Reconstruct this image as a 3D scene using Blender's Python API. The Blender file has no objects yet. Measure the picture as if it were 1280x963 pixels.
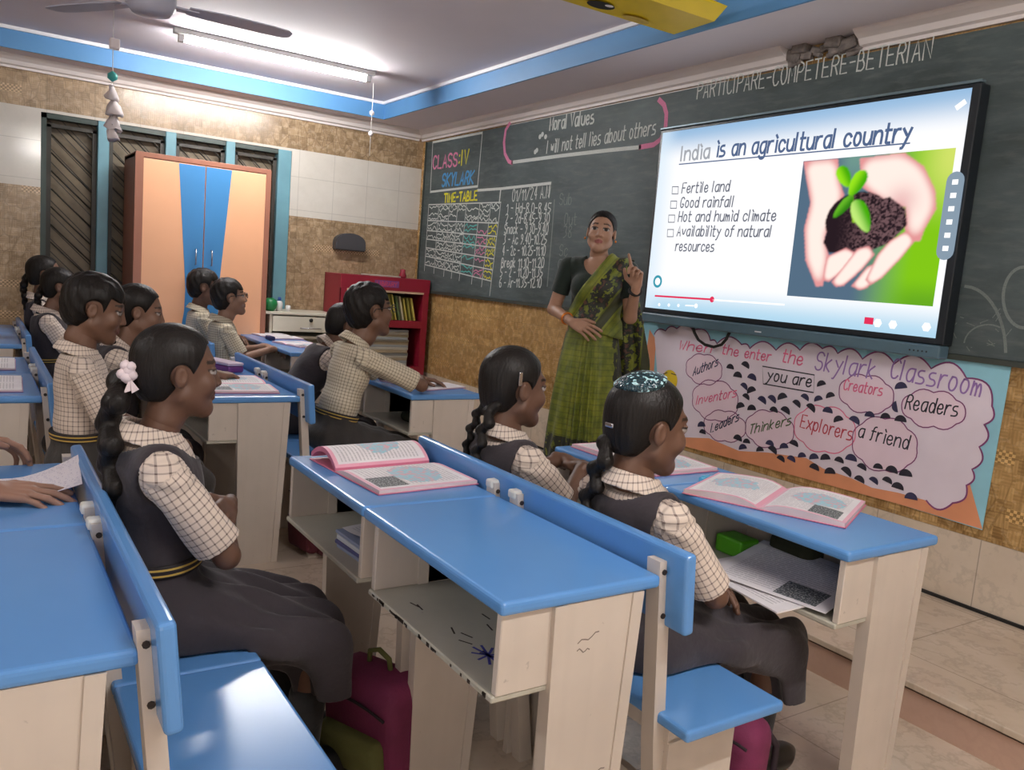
import bpy, bmesh, math, random
import numpy as np
from mathutils import Vector, Matrix
random.seed(7)
C = bpy.context.scene.collection
SC = bpy.context.scene
# ------------------------------------------------------------------ camera, light, exposure
CAMR = np.array([[0.545838, 0.833955, 0.081115], [0.151145, -0.00278, -0.988508], [-0.824146, 0.551825, -0.127565]])
CAMF = 1023.589
CAMP = np.array([0.0, 0.0, 1.30])
cam_data = bpy.data.cameras.new('camera')
cam_data.sensor_fit = 'HORIZONTAL'
cam_data.sensor_width = 36.0
cam_data.lens = CAMF / 1280 * 36.0
cam_data.clip_start = 0.02
cam = bpy.data.objects.new('camera', cam_data)
C.objects.link(cam)
_m = Matrix.Identity(4)
for i in range(3):
    _m[i][0] = CAMR[0][i]; _m[i][1] = -CAMR[1][i]; _m[i][2] = -CAMR[2][i]; _m[i][3] = CAMP[i]
cam.matrix_world = _m
SC.camera = cam

W = bpy.data.worlds.new('room_air'); SC.world = W
W.use_nodes = True
W.node_tree.nodes['Background'].inputs[0].default_value = (0.80, 0.86, 1.0, 1)
W.node_tree.nodes['Background'].inputs[1].default_value = 0.05

def area(name, loc, size, sizey, power, col, target):
    l = bpy.data.lights.new(name, 'AREA'); l.shape = 'RECTANGLE'
    l.size = size; l.size_y = sizey; l.energy = power; l.color = col
    o = bpy.data.objects.new(name, l); C.objects.link(o)
    o.location = loc
    o.rotation_euler = (Vector(target) - Vector(loc)).to_track_quat('-Z', 'Y').to_euler()
    return o
# the open doorway on the camera's right (the unseen ceiling tubes are built with the tube light below)
area('doorway_daylight', (1.5, -1.2, 1.25), 1.2, 2.0, 24, (1.0, 0.92, 0.85), (-2.4, 1.2, 0.9))
TUBE_STRENGTH = 175.0
OTHER_TUBES = (230.0, 110.0)
SCREEN_STRENGTH = 0.86

SC.view_settings.view_transform = 'Standard'
SC.view_settings.look = 'None'
SC.view_settings.exposure = 0.30
SC.view_settings.gamma = 1.0
SC.view_settings.use_curve_mapping = False
SC.cycles.max_bounces = 8
SC.cycles.diffuse_bounces = 4
SC.cycles.use_denoising = True
SC.cycles.sample_clamp_indirect = 6.0
SC.cycles.caustics_reflective = False
SC.cycles.caustics_refractive = False

# ------------------------------------------------------------------ helpers
def ray(px, py):
    return CAMR.T @ np.array([(px - 640) / CAMF, (py - 481.5) / CAMF, 1.0])
def on(axis, val, px, py):
    """point of the plane axis = val seen at a pixel of the photograph (used once, to measure the place)"""
    i = 'xyz'.index(axis); d = ray(px, py)
    return Vector((CAMP + d * ((val - CAMP[i]) / d[i])).tolist())

def tag(o, label=None, cat=None, group=None, kind=None):
    if label: o['label'] = label
    if cat: o['category'] = cat
    if group: o['group'] = group
    if kind: o['kind'] = kind
    return o
def link(name, me, mats, parent=None, smooth=False):
    o = bpy.data.objects.new(name, me); C.objects.link(o)
    if not isinstance(mats, (list, tuple)): mats = [mats]
    for m in mats: me.materials.append(m)
    if parent is not None: o.parent = parent
    if smooth:
        me.shade_smooth()
    return o
def empty(name, loc, label, cat, group=None, rz=0.0):
    o = bpy.data.objects.new(name, None); C.objects.link(o)
    o.empty_display_size = 0.05
    o.location = loc; o.rotation_euler = (0, 0, rz)
    return tag(o, label, cat, group)
class MB:
    """collects shapes into one mesh"""
    def __init__(s): s.bm = bmesh.new()
    def box(s, x0, x1, y0, y1, z0, z1, bevel=0.0, seg=2, M=None, mat=0):
        r = bmesh.ops.create_cube(s.bm, size=1.0)
        vs = r['verts']
        for v in vs:
            v.co = Vector(((x0 + x1) / 2 + v.co.x * (x1 - x0), (y0 + y1) / 2 + v.co.y * (y1 - y0), (z0 + z1) / 2 + v.co.z * (z1 - z0)))
        fs = list({f for v in vs for f in v.link_faces})
        if bevel > 0:
            es = list({e for v in vs for e in v.link_edges})
            rr = bmesh.ops.bevel(s.bm, geom=es, offset=bevel, segments=seg, profile=0.5, affect='EDGES')
            fs = list({f for v in rr['verts'] for f in v.link_faces})
            vs = list({v for f in fs for v in f.verts})
        for f in fs: f.material_index = mat
        if M is not None:
            for v in vs: v.co = M @ v.co
        return s
    def hexa(s, b, t, mat=0):
        """8 corners: bottom quad b, top quad t"""
        vs = [s.bm.verts.new(p) for p in list(b) + list(t)]
        n = len(b)
        fs = [s.bm.faces.new(list(reversed(vs[:n]))), s.bm.faces.new(vs[n:])]
        for i in range(n):
            j = (i + 1) % n
            fs.append(s.bm.faces.new([vs[i], vs[j], vs[n + j], vs[n + i]]))
        for f in fs: f.material_index = mat
        return s
    def tube(s, pts, r, n=8, mat=0, closed=False):
        pts = [Vector(p) for p in pts]; rings = []
        m = len(pts)
        rr = r if isinstance(r, (list, tuple)) else [r] * m
        up = Vector((0, 0, 1))
        for i, p in enumerate(pts):
            a = pts[(i - 1) % m] if (i > 0 or closed) else p
            b = pts[(i + 1) % m] if (i < m - 1 or closed) else p
            d = (b - a).normalized()
            if abs(d.dot(up)) > 0.95: up = Vector((1, 0, 0)) if abs(d.x) < 0.9 else Vector((0, 1, 0))
            x = d.cross(up).normalized(); y = x.cross(d).normalized(); up = y
            rings.append([s.bm.verts.new(p + (x * math.cos(2 * math.pi * k / n) + y * math.sin(2 * math.pi * k / n)) * rr[i]) for k in range(n)])
        for i in range(m if closed else m - 1):
            A, B = rings[i], rings[(i + 1) % m]
            for k in range(n):
                f = s.bm.faces.new([A[k], A[(k + 1) % n], B[(k + 1) % n], B[k]]); f.material_index = mat; f.smooth = True
        if not closed:
            s.bm.faces.new(list(reversed(rings[0]))).material_index = mat
            s.bm.faces.new(rings[-1]).material_index = mat
        return s
    def lathe(s, prof, n=20, c=(0, 0, 0), mat=0, M=None):
        rings = []
        for r, z in prof:
            ring = []
            for k in range(n):
                p = Vector((c[0] + r * math.cos(2 * math.pi * k / n), c[1] + r * math.sin(2 * math.pi * k / n), c[2] + z))
                ring.append(s.bm.verts.new(M @ p if M is not None else p))
            rings.append(ring)
        for A, B in zip(rings, rings[1:]):
            for k in range(n):
                f = s.bm.faces.new([A[k], A[(k + 1) % n], B[(k + 1) % n], B[k]]); f.material_index = mat; f.smooth = True
        s.bm.faces.new(list(reversed(rings[0]))).material_index = mat
        s.bm.faces.new(rings[-1]).material_index = mat
        return s
    def prism(s, poly, ext, mat=0):
        """closed polygon (3D points) extruded along vector ext"""
        ext = Vector(ext)
        a = [s.bm.verts.new(p) for p in poly]; b = [s.bm.verts.new(Vector(p) + ext) for p in poly]
        n = len(a)
        s.bm.faces.new(a).material_index = mat; s.bm.faces.new(list(reversed(b))).material_index = mat
        for i in range(n):
            s.bm.faces.new([a[i], b[i], b[(i + 1) % n], a[(i + 1) % n]]).material_index = mat
        return s
    def ribbon(s, pts, w, n, mat=0, closed=False):
        """flat stroke of width w lying in the plane with normal n"""
        n = Vector(n); pts = [Vector(p) for p in pts]
        L = []; R = []; m = len(pts)
        for i, p in enumerate(pts):
            a = pts[(i - 1) % m] if (i > 0 or closed) else p
            b = pts[(i + 1) % m] if (i < m - 1 or closed) else p
            d = (b - a)
            if d.length < 1e-9: d = Vector((1, 0, 0))
            d.normalize(); t = n.cross(d).normalized() * (w / 2)
            e = d * (w * 0.35)
            q = p - e if (i == 0 and not closed) else (p + e if (i == m - 1 and not closed) else p)
            L.append(s.bm.verts.new(q + t)); R.append(s.bm.verts.new(q - t))
        for i in range(m if closed else m - 1):
            j = (i + 1) % m
            s.bm.faces.new([R[i], R[j], L[j], L[i]]).material_index = mat
        return s
    def disc(s, c, r, n, k=14, a0=0.0, a1=2 * math.pi, u=None, mat=0):
        n = Vector(n); u = Vector(u) if u is not None else (Vector((0, 0, 1)).cross(n) if abs(n.z) < 0.9 else Vector((1, 0, 0)))
        u.normalize(); v = n.cross(u)
        rx, ry = r if isinstance(r, (list, tuple)) else (r, r)
        full = abs(a1 - a0 - 2 * math.pi) < 1e-6
        vs = [s.bm.verts.new(Vector(c) + u * (rx * math.cos(a0 + (a1 - a0) * i / k)) + v * (ry * math.sin(a0 + (a1 - a0) * i / k))) for i in range(k if full else k + 1)]
        s.bm.faces.new(vs).material_index = mat
        return s
    def done(s, name, mats, parent=None, smooth=False, normals=True):
        if normals: bmesh.ops.recalc_face_normals(s.bm, faces=s.bm.faces)
        me = bpy.data.meshes.new(name); s.bm.to_mesh(me); s.bm.free()
        return link(name, me, mats, parent, smooth)
def kids(o): return [c for c in o.children]
def dup(root, loc, rz=0.0, label=None, skip=()):
    r = root.copy(); C.objects.link(r); r.location = loc; r.rotation_euler = (0, 0, rz)
    if label: r['label'] = label
    for ch in list(root.children):
        if ch.name.split('.')[0] in skip: continue
        c = ch.copy(); C.objects.link(c); c.parent = r
        for g in list(ch.children):
            d = g.copy(); C.objects.link(d); d.parent = c
    return r

# ------------------------------------------------------------------ materials
class NT:
    def __init__(s, name):
        s.m = bpy.data.materials.new(name); s.m.use_nodes = True
        s.t = s.m.node_tree; s.t.nodes.clear()
        s.out = s.t.nodes.new('ShaderNodeOutputMaterial')
    def n(s, typ, ins=None, **kw):
        nd = s.t.nodes.new(typ)
        for k, v in kw.items(): setattr(nd, k, v)
        for k, v in (ins or {}).items(): s.set(nd.inputs[k], v)
        return nd
    def set(s, sock, v):
        if hasattr(v, 'is_output') or isinstance(v, bpy.types.NodeSocket): s.t.links.new(v, sock)
        else:
            if isinstance(v, (tuple, list)) and len(v) == 3 and sock.type == 'RGBA': v = (*v, 1)
            sock.default_value = v
    def math(s, op, a, b=0.0, c=0.0):
        nd = s.n('ShaderNodeMath', operation=op)
        s.set(nd.inputs[0], a); s.set(nd.inputs[1], b); s.set(nd.inputs[2], c)
        return nd.outputs[0]
    def mix(s, f, a, b, blend='MIX'):
        nd = s.n('ShaderNodeMix', data_type='RGBA', blend_type=blend)
        s.set(nd.inputs[0], f); s.set(nd.inputs[6], a); s.set(nd.inputs[7], b)
        return nd.outputs[2]
    def noise(s, vec, scale, detail=3.0, rough=0.55, dim='3D'):
        nd = s.n('ShaderNodeTexNoise', noise_dimensions=dim)
        if vec is not None: s.set(nd.inputs['Vector'], vec)
        nd.inputs['Scale'].default_value = scale; nd.inputs['Detail'].default_value = detail; nd.inputs['Roughness'].default_value = rough
        return nd.outputs['Fac']
    def ramp(s, f, a, b, c0=(0, 0, 0), c1=(1, 1, 1)):
        nd = s.n('ShaderNodeValToRGB'); s.set(nd.inputs[0], f)
        e = nd.color_ramp.elements; e[0].position = a; e[1].position = b
        e[0].color = (*c0, 1); e[1].color = (*c1, 1)
        return nd.outputs[0]
    def pos(s): return s.n('ShaderNodeNewGeometry').outputs['Position']
    def obj(s): return s.n('ShaderNodeTexCoord').outputs['Object']
    def sep(s, v):
        nd = s.n('ShaderNodeSeparateXYZ'); s.set(nd.inputs[0], v); return nd.outputs
    def comb(s, x, y, z=0.0):
        nd = s.n('ShaderNodeCombineXYZ'); s.set(nd.inputs[0], x); s.set(nd.inputs[1], y); s.set(nd.inputs[2], z); return nd.outputs[0]
    def attr(s, name, out='Vector'): return s.n('ShaderNodeAttribute', attribute_name=name).outputs[out]
    def bump(s, h, strength=0.3, dist=0.01):
        nd = s.n('ShaderNodeBump'); s.set(nd.inputs['Height'], h)
        nd.inputs['Strength'].default_value = strength; nd.inputs['Distance'].default_value = dist
        return nd.outputs[0]
    def bsdf(s, col, rough=0.5, normal=None, spec=0.5, metal=0.0, coat=0.0, sheen=0.0, emit=None, es=0.0):
        nd = s.n('ShaderNodeBsdfPrincipled')
        s.set(nd.inputs['Base Color'], col); s.set(nd.inputs['Roughness'], rough)
        nd.inputs['Specular IOR Level'].default_value = spec; nd.inputs['Metallic'].default_value = metal
        nd.inputs['Coat Weight'].default_value = coat; nd.inputs['Coat Roughness'].default_value = 0.15
        nd.inputs['Sheen Weight'].default_value = sheen
        if emit is not None:
            s.set(nd.inputs['Emission Color'], emit); s.set(nd.inputs['Emission Strength'], es)
        if normal is not None: s.set(nd.inputs['Normal'], normal)
        s.t.links.new(nd.outputs[0], s.out.inputs[0])
        return s.m
def lin(r, g, b):
    f = lambda c: (c / 255 / 12.92) if c / 255 <= 0.04045 else ((c / 255 + 0.055) / 1.055) ** 2.4
    return (f(r), f(g), f(b))
def mul(c, k): return tuple(min(1.0, x * k) for x in c)
def plain(name, col, rough=0.5, var=0.12, scale=6.0, bump=0.0, bscale=60.0, **kw):
    t = NT(name)
    f = t.noise(t.obj(), scale)
    c = t.mix(t.ramp(f, 0.3, 0.7), mul(col, 1 - var), mul(col, 1 + var))
    nrm = t.bump(t.noise(t.obj(), bscale), bump, 0.004) if bump else None
    return t.bsdf(c, rough, nrm, **kw)
def emissive(name, col, strength):
    t = NT(name)
    e = t.n('ShaderNodeEmission'); t.set(e.inputs[0], col); t.set(e.inputs[1], strength)
    t.t.links.new(e.outputs[0], t.out.inputs[0]); return t.m
def emissive_attr(name, attr, strength):
    t = NT(name)
    e = t.n('ShaderNodeEmission'); t.set(e.inputs[0], t.attr(attr, 'Color')); t.set(e.inputs[1], strength)
    t.t.links.new(e.outputs[0], t.out.inputs[0]); return t.m

def m_basket(name, ax, c_dark, c_light, seed):
    """brown wall tile: little woven squares, leaf smudges, a few chequered inlays"""
    t = NT(name); p = t.sep(t.pos()); u = p[ax]; v = p[2]
    def cell(x, s): return t.math('FLOOR', t.math('DIVIDE', x, s))
    cu = cell(u, 0.055); cv = cell(v, 0.055)
    chk = t.math('MODULO', t.math('ABSOLUTE', t.math('ADD', cu, cv)), 2.0)
    su = t.math('SINE', t.math('MULTIPLY', u, 2 * math.pi / 0.0138)); sv = t.math('SINE', t.math('MULTIPLY', v, 2 * math.pi / 0.0138))
    stripe = t.math('ADD', t.math('MULTIPLY', su, chk), t.math('MULTIPLY', sv, t.math('SUBTRACT', 1.0, chk)))
    rnd = t.n('ShaderNodeTexWhiteNoise', {'Vector': t.comb(cu, cv, seed)}, noise_dimensions='3D').outputs[0]
    tu = cell(u, 0.30); tv = cell(v, 0.22)
    trnd = t.n('ShaderNodeTexWhiteNoise', {'Vector': t.comb(tu, tv, seed + 3)}, noise_dimensions='3D').outputs[0]
    nz = t.noise(t.comb(u, v, seed), 26.0, 4.0)
    f = t.math('ADD', t.math('MULTIPLY', stripe, 0.075), t.math('ADD', t.math('MULTIPLY', rnd, 0.30), t.math('MULTIPLY', nz, 0.55)))
    col = t.mix(t.ramp(f, 0.22, 0.72), c_dark, c_light)
    vo = t.n('ShaderNodeTexVoronoi', {'Vector': t.comb(t.math('MULTIPLY', u, 1.0), t.math('MULTIPLY', v, 0.45), seed), 'Scale': 16.0}, feature='DISTANCE_TO_EDGE').outputs['Distance']
    col = t.mix(t.math('MULTIPLY', t.math('LESS_THAN', vo, 0.035), 0.45), col, mul(c_dark, 0.7))
    col = t.mix(t.math('MULTIPLY', trnd, 0.22), col, mul(c_light, 1.15))
    # chequered inlay patches on some tiles
    iu = t.math('MODULO', t.math('ABSOLUTE', t.math('ADD', cell(u, 0.0125), cell(v, 0.0125))), 2.0)
    fv = t.math('ABSOLUTE', t.math('SUBTRACT', t.math('FRACT', t.math('DIVIDE', v, 0.22)), 0.5))
    band = t.math('MULTIPLY', t.math('LESS_THAN', fv, 0.12), t.math('GREATER_THAN', trnd, 0.78))
    col = t.mix(t.math('MULTIPLY', band, 0.5), col, t.mix(iu, mul(c_dark, 0.8), mul(c_light, 1.7)))
    def grout(x, s): return t.math('LESS_THAN', t.math('ABSOLUTE', t.math('SUBTRACT', t.math('FRACT', t.math('DIVIDE', x, s)), 0.5)), 0.006)
    g = t.math('MAXIMUM', grout(u, 0.30), grout(v, 0.22))
    col = t.mix(t.math('MULTIPLY', g, 0.5), col, mul(c_dark, 0.55))
    return t.bsdf(col, t.ramp(nz, 0.3, 0.7, (0.16,) * 3, (0.34,) * 3), t.bump(f, 0.22, 0.004))
def m_stone(name, axu, axv, c0, c1, tw, th, rough=0.2, grout=0.5, vein=0.25, off=(0, 0)):
    t = NT(name); p = t.sep(t.pos()); u = p[axu]; v = p[axv]
    nz = t.noise(t.comb(u, v, 1.7), 3.5, 6.0, 0.62)
    vn = t.math('ABSOLUTE', t.math('SUBTRACT', t.noise(t.comb(u, v, 5.1), 5.0, 5.0, 0.6), 0.5))
    col = t.mix(t.ramp(nz, 0.3, 0.7), c0, c1)
    col = t.mix(t.math('MULTIPLY', t.ramp(vn, 0.0, 0.035, (1, 1, 1), (0, 0, 0)), vein), col, mul(c0, 0.62))
    def gr(x, s, o): return t.math('LESS_THAN', t.math('ABSOLUTE', t.math('SUBTRACT', t.math('FRACT', t.math('DIVIDE', t.math('ADD', x, o), s)), 0.5)), 0.0022 / s)
    g = t.math('MAXIMUM', gr(u, tw, off[0]), gr(v, th, off[1]))
    col = t.mix(t.math('MULTIPLY', g, grout), col, mul(c0, 0.35))
    return t.bsdf(col, rough, t.bump(g, -0.15, 0.003))
def m_wood_paint(name, base, rough=0.38, wear=(0.05, 0.035, 0.02), amount=0.06):
    """painted board with smears and chipped edges"""
    t = NT(name); o = t.obj()
    n1 = t.noise(o, 3.0, 4.0); n2 = t.noise(o, 38.0, 3.0); s = t.sep(o)
    st = t.noise(t.comb(t.math('MULTIPLY', s[0], 30), t.math('MULTIPLY', s[1], 30), t.math('MULTIPLY', s[2], 2.0)), 1.0, 3.0)
    col = t.mix(t.ramp(n1, 0.35, 0.7), mul(base, 0.90), mul(base, 1.06))
    col = t.mix(t.math('MULTIPLY', t.ramp(st, 0.45, 0.8), 0.16), col, mul(base, 0.72))
    col = t.mix(t.math('MULTIPLY', t.ramp(n2, 0.72, 0.76), amount * 4), col, wear)
    return t.bsdf(col, rough, t.bump(n2, 0.04, 0.002))

# ------------------------------------------------------------------ the room
XL, YF, XR, YB = -6.74, 3.36, 1.7, -3.1
ZC, ZR = 2.52, 2.655          # ceiling border, recessed ceiling
PLAT_Y, PLAT_Z = 2.505, 0.135
def struct(o): return tag(o, kind='structure')

M_basket_front = m_basket('woven_tile_front', 0, lin(136, 104, 62), lin(206, 168, 112), 1.0)
M_basket_left = m_basket('woven_tile_left', 1, lin(126, 104, 78), lin(186, 160, 128), 2.0)  # same tile as the front wall; its different lighting is put into greyer colours
M_cream_left = m_stone('cream_tile_left', 1, 2, lin(202, 196, 186), lin(212, 207, 198), 0.30, 0.265, 0.12, 0.35, 0.05)
M_cream_front = m_stone('cream_tile_front', 0, 2, lin(204, 188, 168), lin(218, 204, 186), 0.45, 0.29, 0.2, 0.6, 0.3, (0, 0.01))
M_floor = m_stone('marble_floor', 0, 1, lin(196, 178, 158), lin(216, 200, 182), 0.6, 0.6, 0.16, 0.55, 0.35)
M_riser = m_stone('pink_step_stone', 0, 2, lin(190, 158, 142), lin(202, 170, 152), 0.9, 1.0, 0.25, 0.5, 0.1)
M_ceil = plain('ceiling_paint', lin(228, 221, 228), 0.75, 0.03, 1.5)
M_cornice = plain('cornice_plaster', lin(222, 214, 212), 0.6, 0.04, 2.0)
M_bluepaint = plain('blue_edge_paint', lin(92, 148, 200), 0.5, 0.06, 2.0)
M_whiteline = plain('white_edge_paint', lin(236, 236, 240), 0.5, 0.02)
M_dark = plain('dark_gap', (0.01, 0.009, 0.008), 0.8, 0.1)
M_plain_wall = plain('rear_wall_paint', lin(206, 198, 188), 0.6, 0.03, 1.0)
M_rough = plain('broken_plaster', lin(120, 112, 108), 0.9, 0.4, 25.0, 0.8, 60.0)

b = MB(); b.box(XL - 0.1, XR + 0.1, YB - 0.1, YF + 0.1, -0.1, 0)
struct(b.done('floor', M_floor))
b = MB(); b.box(XL, XR, PLAT_Y, YF, 0, PLAT_Z - 0.022, mat=0)
b.box(XL, XR, PLAT_Y - 0.0, PLAT_Y + 0.012, PLAT_Z - 0.030, PLAT_Z - 0.022, mat=2)
b.box(XL, XR, PLAT_Y - 0.012, YF, PLAT_Z - 0.022, PLAT_Z, bevel=0.004, mat=1)
struct(b.done('floor_platform', [M_riser, M_floor, M_dark]))
# left wall with the window opening
WY0, WY1, WZ0, WZ1 = 0.415, 2.185, 0.60, 2.185
def banded(b, y0, y1, z0, z1):
    for a, c, m in ((0, 1.67, 0), (1.67, 2.205, 1), (2.205, ZC + 0.2, 0)):
        lo, hi = max(a, z0), min(c, z1)
        if hi > lo: b.box(XL - 0.12, XL, y0, y1, lo, hi, mat=m)
b = MB()
banded(b, YB, WY0, 0, 2.75); banded(b, WY1, YF + 0.1, 0, 2.75)
banded(b, WY0, WY1, WZ1, 2.75); banded(b, WY0, WY1, 0, WZ0)
struct(b.done('wall_left', [M_basket_left, M_cream_left]))
b = MB()
b.box(XL - 0.1, XR, YF, YF + 0.12, 0, 0.425, mat=1)
b.box(XL - 0.1, XR, YF, YF + 0.12, 0.425, 2.75, mat=0)
struct(b.done('wall_front', [M_basket_front, M_cream_front]))
b = MB(); b.box(XL, XR, YF - 0.012, YF, PLAT_Z, PLAT_Z + 0.012)
struct(b.done('baseboard_front', M_dark))
b = MB(); b.box(XR, XR + 0.1, YB, YF, 0, 2.75); struct(b.done('wall_right', M_plain_wall))
b = MB(); b.box(XL, XR, YB - 0.1, YB, 0, 2.75); struct(b.done('wall_back', M_plain_wall))
# ceiling: lower border, recess with blue edge
RX0, RX1, RY0, RY1 = -6.48, 1.2, -2.6, 2.86
b = MB()
b.box(XL - 0.1, XR + 0.1, YB - 0.1, YF + 0.1, ZR, ZR + 0.1)
b.box(XL - 0.1, RX0, YB, YF + 0.1, ZC, ZR); b.box(RX1, XR + 0.1, YB, YF, ZC, ZR)
b.box(RX0, RX1, RY1, YF + 0.1, ZC, ZR); b.box(RX0, RX1, YB, RY0, ZC, ZR)
struct(b.done('ceiling', M_ceil))
b = MB(); e = 0.012
b.box(RX0 - 0.001, RX0 + e, RY0, RY1, ZC - 0.002, ZR - 0.02); b.box(RX0, RX1, RY1 - e, RY1 + 0.001, ZC - 0.002, ZR - 0.02)
b.box(RX1 - e, RX1, RY0, RY1, ZC, ZR - 0.02); b.box(RX0, RX1, RY0, RY0 + e, ZC, ZR - 0.02)
struct(b.done('trim_1', M_bluepaint))
b = MB(); e = 0.03
b.box(RX0, RX0 + e, RY0, RY1, ZR - 0.022, ZR); b.box(RX0 + e, RX1, RY1 - e, RY1, ZR - 0.022, ZR)
struct(b.done('trim_2', M_whiteline))
# plaster cornice: stepped profile (distance from wall, z)
PROF = [(0.0, 2.44), (0.018, 2.44), (0.022, 2.455), (0.040, 2.462), (0.055, 2.485), (0.085, 2.500), (0.098, 2.512), (0.10, ZC), (0.0, ZC)]
def cornice(name, pts0, pts1):
    b = MB(); b.prism(pts0, Vector(pts1[0]) - Vector(pts0[0])); return struct(b.done(name, M_cornice))
cornice('trim_3', [(XL + d, YB, z) for d, z in PROF], [(XL, YF - 0.05, 2.44)])
GX0, GX1 = -2.80, -2.40       # the broken stretch of cornice above the screen
cornice('trim_4', [(XL, YF - d, z) for d, z in PROF], [(GX0, YF, 2.44)])
cornice('trim_5', [(GX1, YF - d, z) for d, z in PROF], [(XR, YF, 2.44)])
b = MB()
random.seed(3)
for k in range(26):
    x = GX0 + 0.02 + random.random() * (GX1 - GX0 - 0.04); s = 0.015 + 0.03 * random.random()
    z = 2.45 + 0.06 * random.random()
    b.box(x - s, x + s, YF - 0.02 - 0.05 * random.random() * (z - 2.42) / 0.1, YF, z - s * 0.6, z + s * 0.6, bevel=0.006, seg=1, M=Matrix.Translation((x, YF, z)) @ Matrix.Rotation(random.uniform(-.5, .5), 4, 'Y') @ Matrix.Translation((-x, -YF, -z)))
struct(b.done('trim_6', M_rough))
b = MB(); b.box(-5.35, -3.2, YF - 0.016, YF, 2.418, 2.434, bevel=0.003)
struct(b.done('trim_7', M_cornice))

# window: teal posts, dark slanting grille, brown shutters behind
M_teal = plain('teal_window_paint', lin(108, 156, 170), 0.4, 0.10, 5.0)
M_tealdark = plain('dark_teal_paint', lin(52, 66, 62), 0.45, 0.15, 5.0)
M_grille = plain('grille_iron', lin(44, 40, 32), 0.5, 0.1)
def m_planks():
    t = NT('brown_shutter_planks'); p = t.sep(t.pos())
    d = t.math('ADD', p[1], p[2])
    ln = t.math('LESS_THAN', t.math('FRACT', t.math('DIVIDE', d, 0.09)), 0.10)
    nz = t.noise(t.pos(), 9.0, 4.0)
    c = t.mix(nz, lin(84, 74, 58), lin(140, 124, 100))
    return t.bsdf(t.mix(ln, c, (0.02, 0.016, 0.012)), 0.5, t.bump(ln, -0.3, 0.01))
M_planks = m_planks()
win = empty('window_1', (XL, 1.3, 0.6), None, None); struct(win)
def wpart(mbb, name, m): 
    o = mbb.done(name, m); o.parent = win; o.matrix_parent_inverse = Matrix.Translation((XL, 1.3, 0.6)).inverted(); return o
b = MB(); b.box(XL - 0.119, XL - 0.10, WY0, WY1, WZ0, WZ1); wpart(b, 'shutter', M_planks)
b = MB(); X0, X1 = XL - 0.10, XL - 0.01
b.box(X0, X1, WY0, WY0 + 0.035, WZ0, WZ1); b.box(X0, X1, WY0, WY1, WZ1 - 0.035, WZ1); b.box(X0, X1, WY0, WY1, WZ0, WZ0 + 0.05)
wpart(b, 'window_frame', M_tealdark)
posts = [(0.770, 0.845), (1.225, 1.300), (1.665, 1.735), (2.075, 2.183)]
for a, c in posts:
    b = MB(); b.box(X0, XL + 0.006, a, c, WZ0, WZ1 - (0.0 if c < 2 else 0.0), bevel=0.006); wpart(b, 'window_post', M_teal)
prev = WY0 + 0.035
for k, (a, c) in enumerate(posts):
    b = MB(); x = XL - 0.055
    b.box(x - 0.02, x + 0.02, prev, a, WZ1 - 0.09, WZ1 - 0.065)
    b.box(x - 0.02, x + 0.02, prev, prev + 0.03, WZ0, WZ1 - 0.07); b.box(x - 0.02, x + 0.02, a - 0.03, a, WZ0, WZ1 - 0.07)
    z = WZ0 - 0.3
    while z < WZ1 - 0.1:
        w = a - prev - 0.06
        p0 = Vector((x + 0.015, prev + 0.03, z + w * 0.95)); p1 = Vector((x + 0.015, a - 0.03, z))
        if p0.z > WZ1 - 0.09:
            f = (p0.z - (WZ1 - 0.09)) / (p0.z - p1.z); p0 = p0.lerp(p1, f)
        if p1.z < WZ0 + 0.03: z += 0.125; continue
        b.tube([p0, p1], 0.006, 6); z += 0.125
    wpart(b, 'window_grille', M_grille)
    prev = c

# ------------------------------------------------------------------ blackboard
def m_board():
    t = NT('blackboard_slate'); p = t.sep(t.pos())
    n = t.noise(t.comb(t.math('MULTIPLY', p[0], 1.0), t.math('MULTIPLY', p[2], 2.6)), 1.6, 6.0, 0.65)
    n2 = t.noise(t.comb(t.math('ADD', p[0], t.math('MULTIPLY', p[2], 0.6)), t.math('MULTIPLY', p[2], 5.0)), 7.0, 5.0, 0.6)
    c = t.mix(t.ramp(n, 0.35, 0.75), lin(62, 72, 72), lin(92, 104, 106))
    c = t.mix(t.math('MULTIPLY', t.ramp(n2, 0.5, 0.85), 0.5), c, lin(118, 124, 124))
    return t.bsdf(c, 0.6, None, spec=0.35)
M_board = m_board()
M_boardtrim = plain('board_rim_wood', lin(60, 66, 60), 0.5, 0.1)
BX0, BX1, BZ0, BZ1 = -6.63, 0.2, 1.145, 2.428
board = empty('blackboard', (-3.2, YF, BZ0), 'long dark blackboard with chalk writing running along the front wall', 'blackboard')
def bpart(mbb, name, m, label=None, sm=False, parent=board):
    o = mbb.done(name, m, None, sm); o.parent = parent
    o.matrix_parent_inverse = parent.matrix_basis.inverted() if parent.parent is None else (parent.parent.matrix_basis).inverted()
    if label: o['label'] = label
    return o
YBD = YF - 0.02
b = MB(); b.box(BX0, BX1, YBD, YF - .001, BZ0, BZ1, bevel=0.003); bpart(b, 'slate_panel', M_board)
b = MB(); b.box(BX0 - 0.012, BX1, YBD - 0.008, YF - .001, BZ0 - 0.022, BZ0); b.box(BX0 - 0.014, BX0, YBD - 0.008, YF - .001, BZ0 - 0.022, BZ1)
bpart(b, 'board_rim', M_boardtrim)

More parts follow.
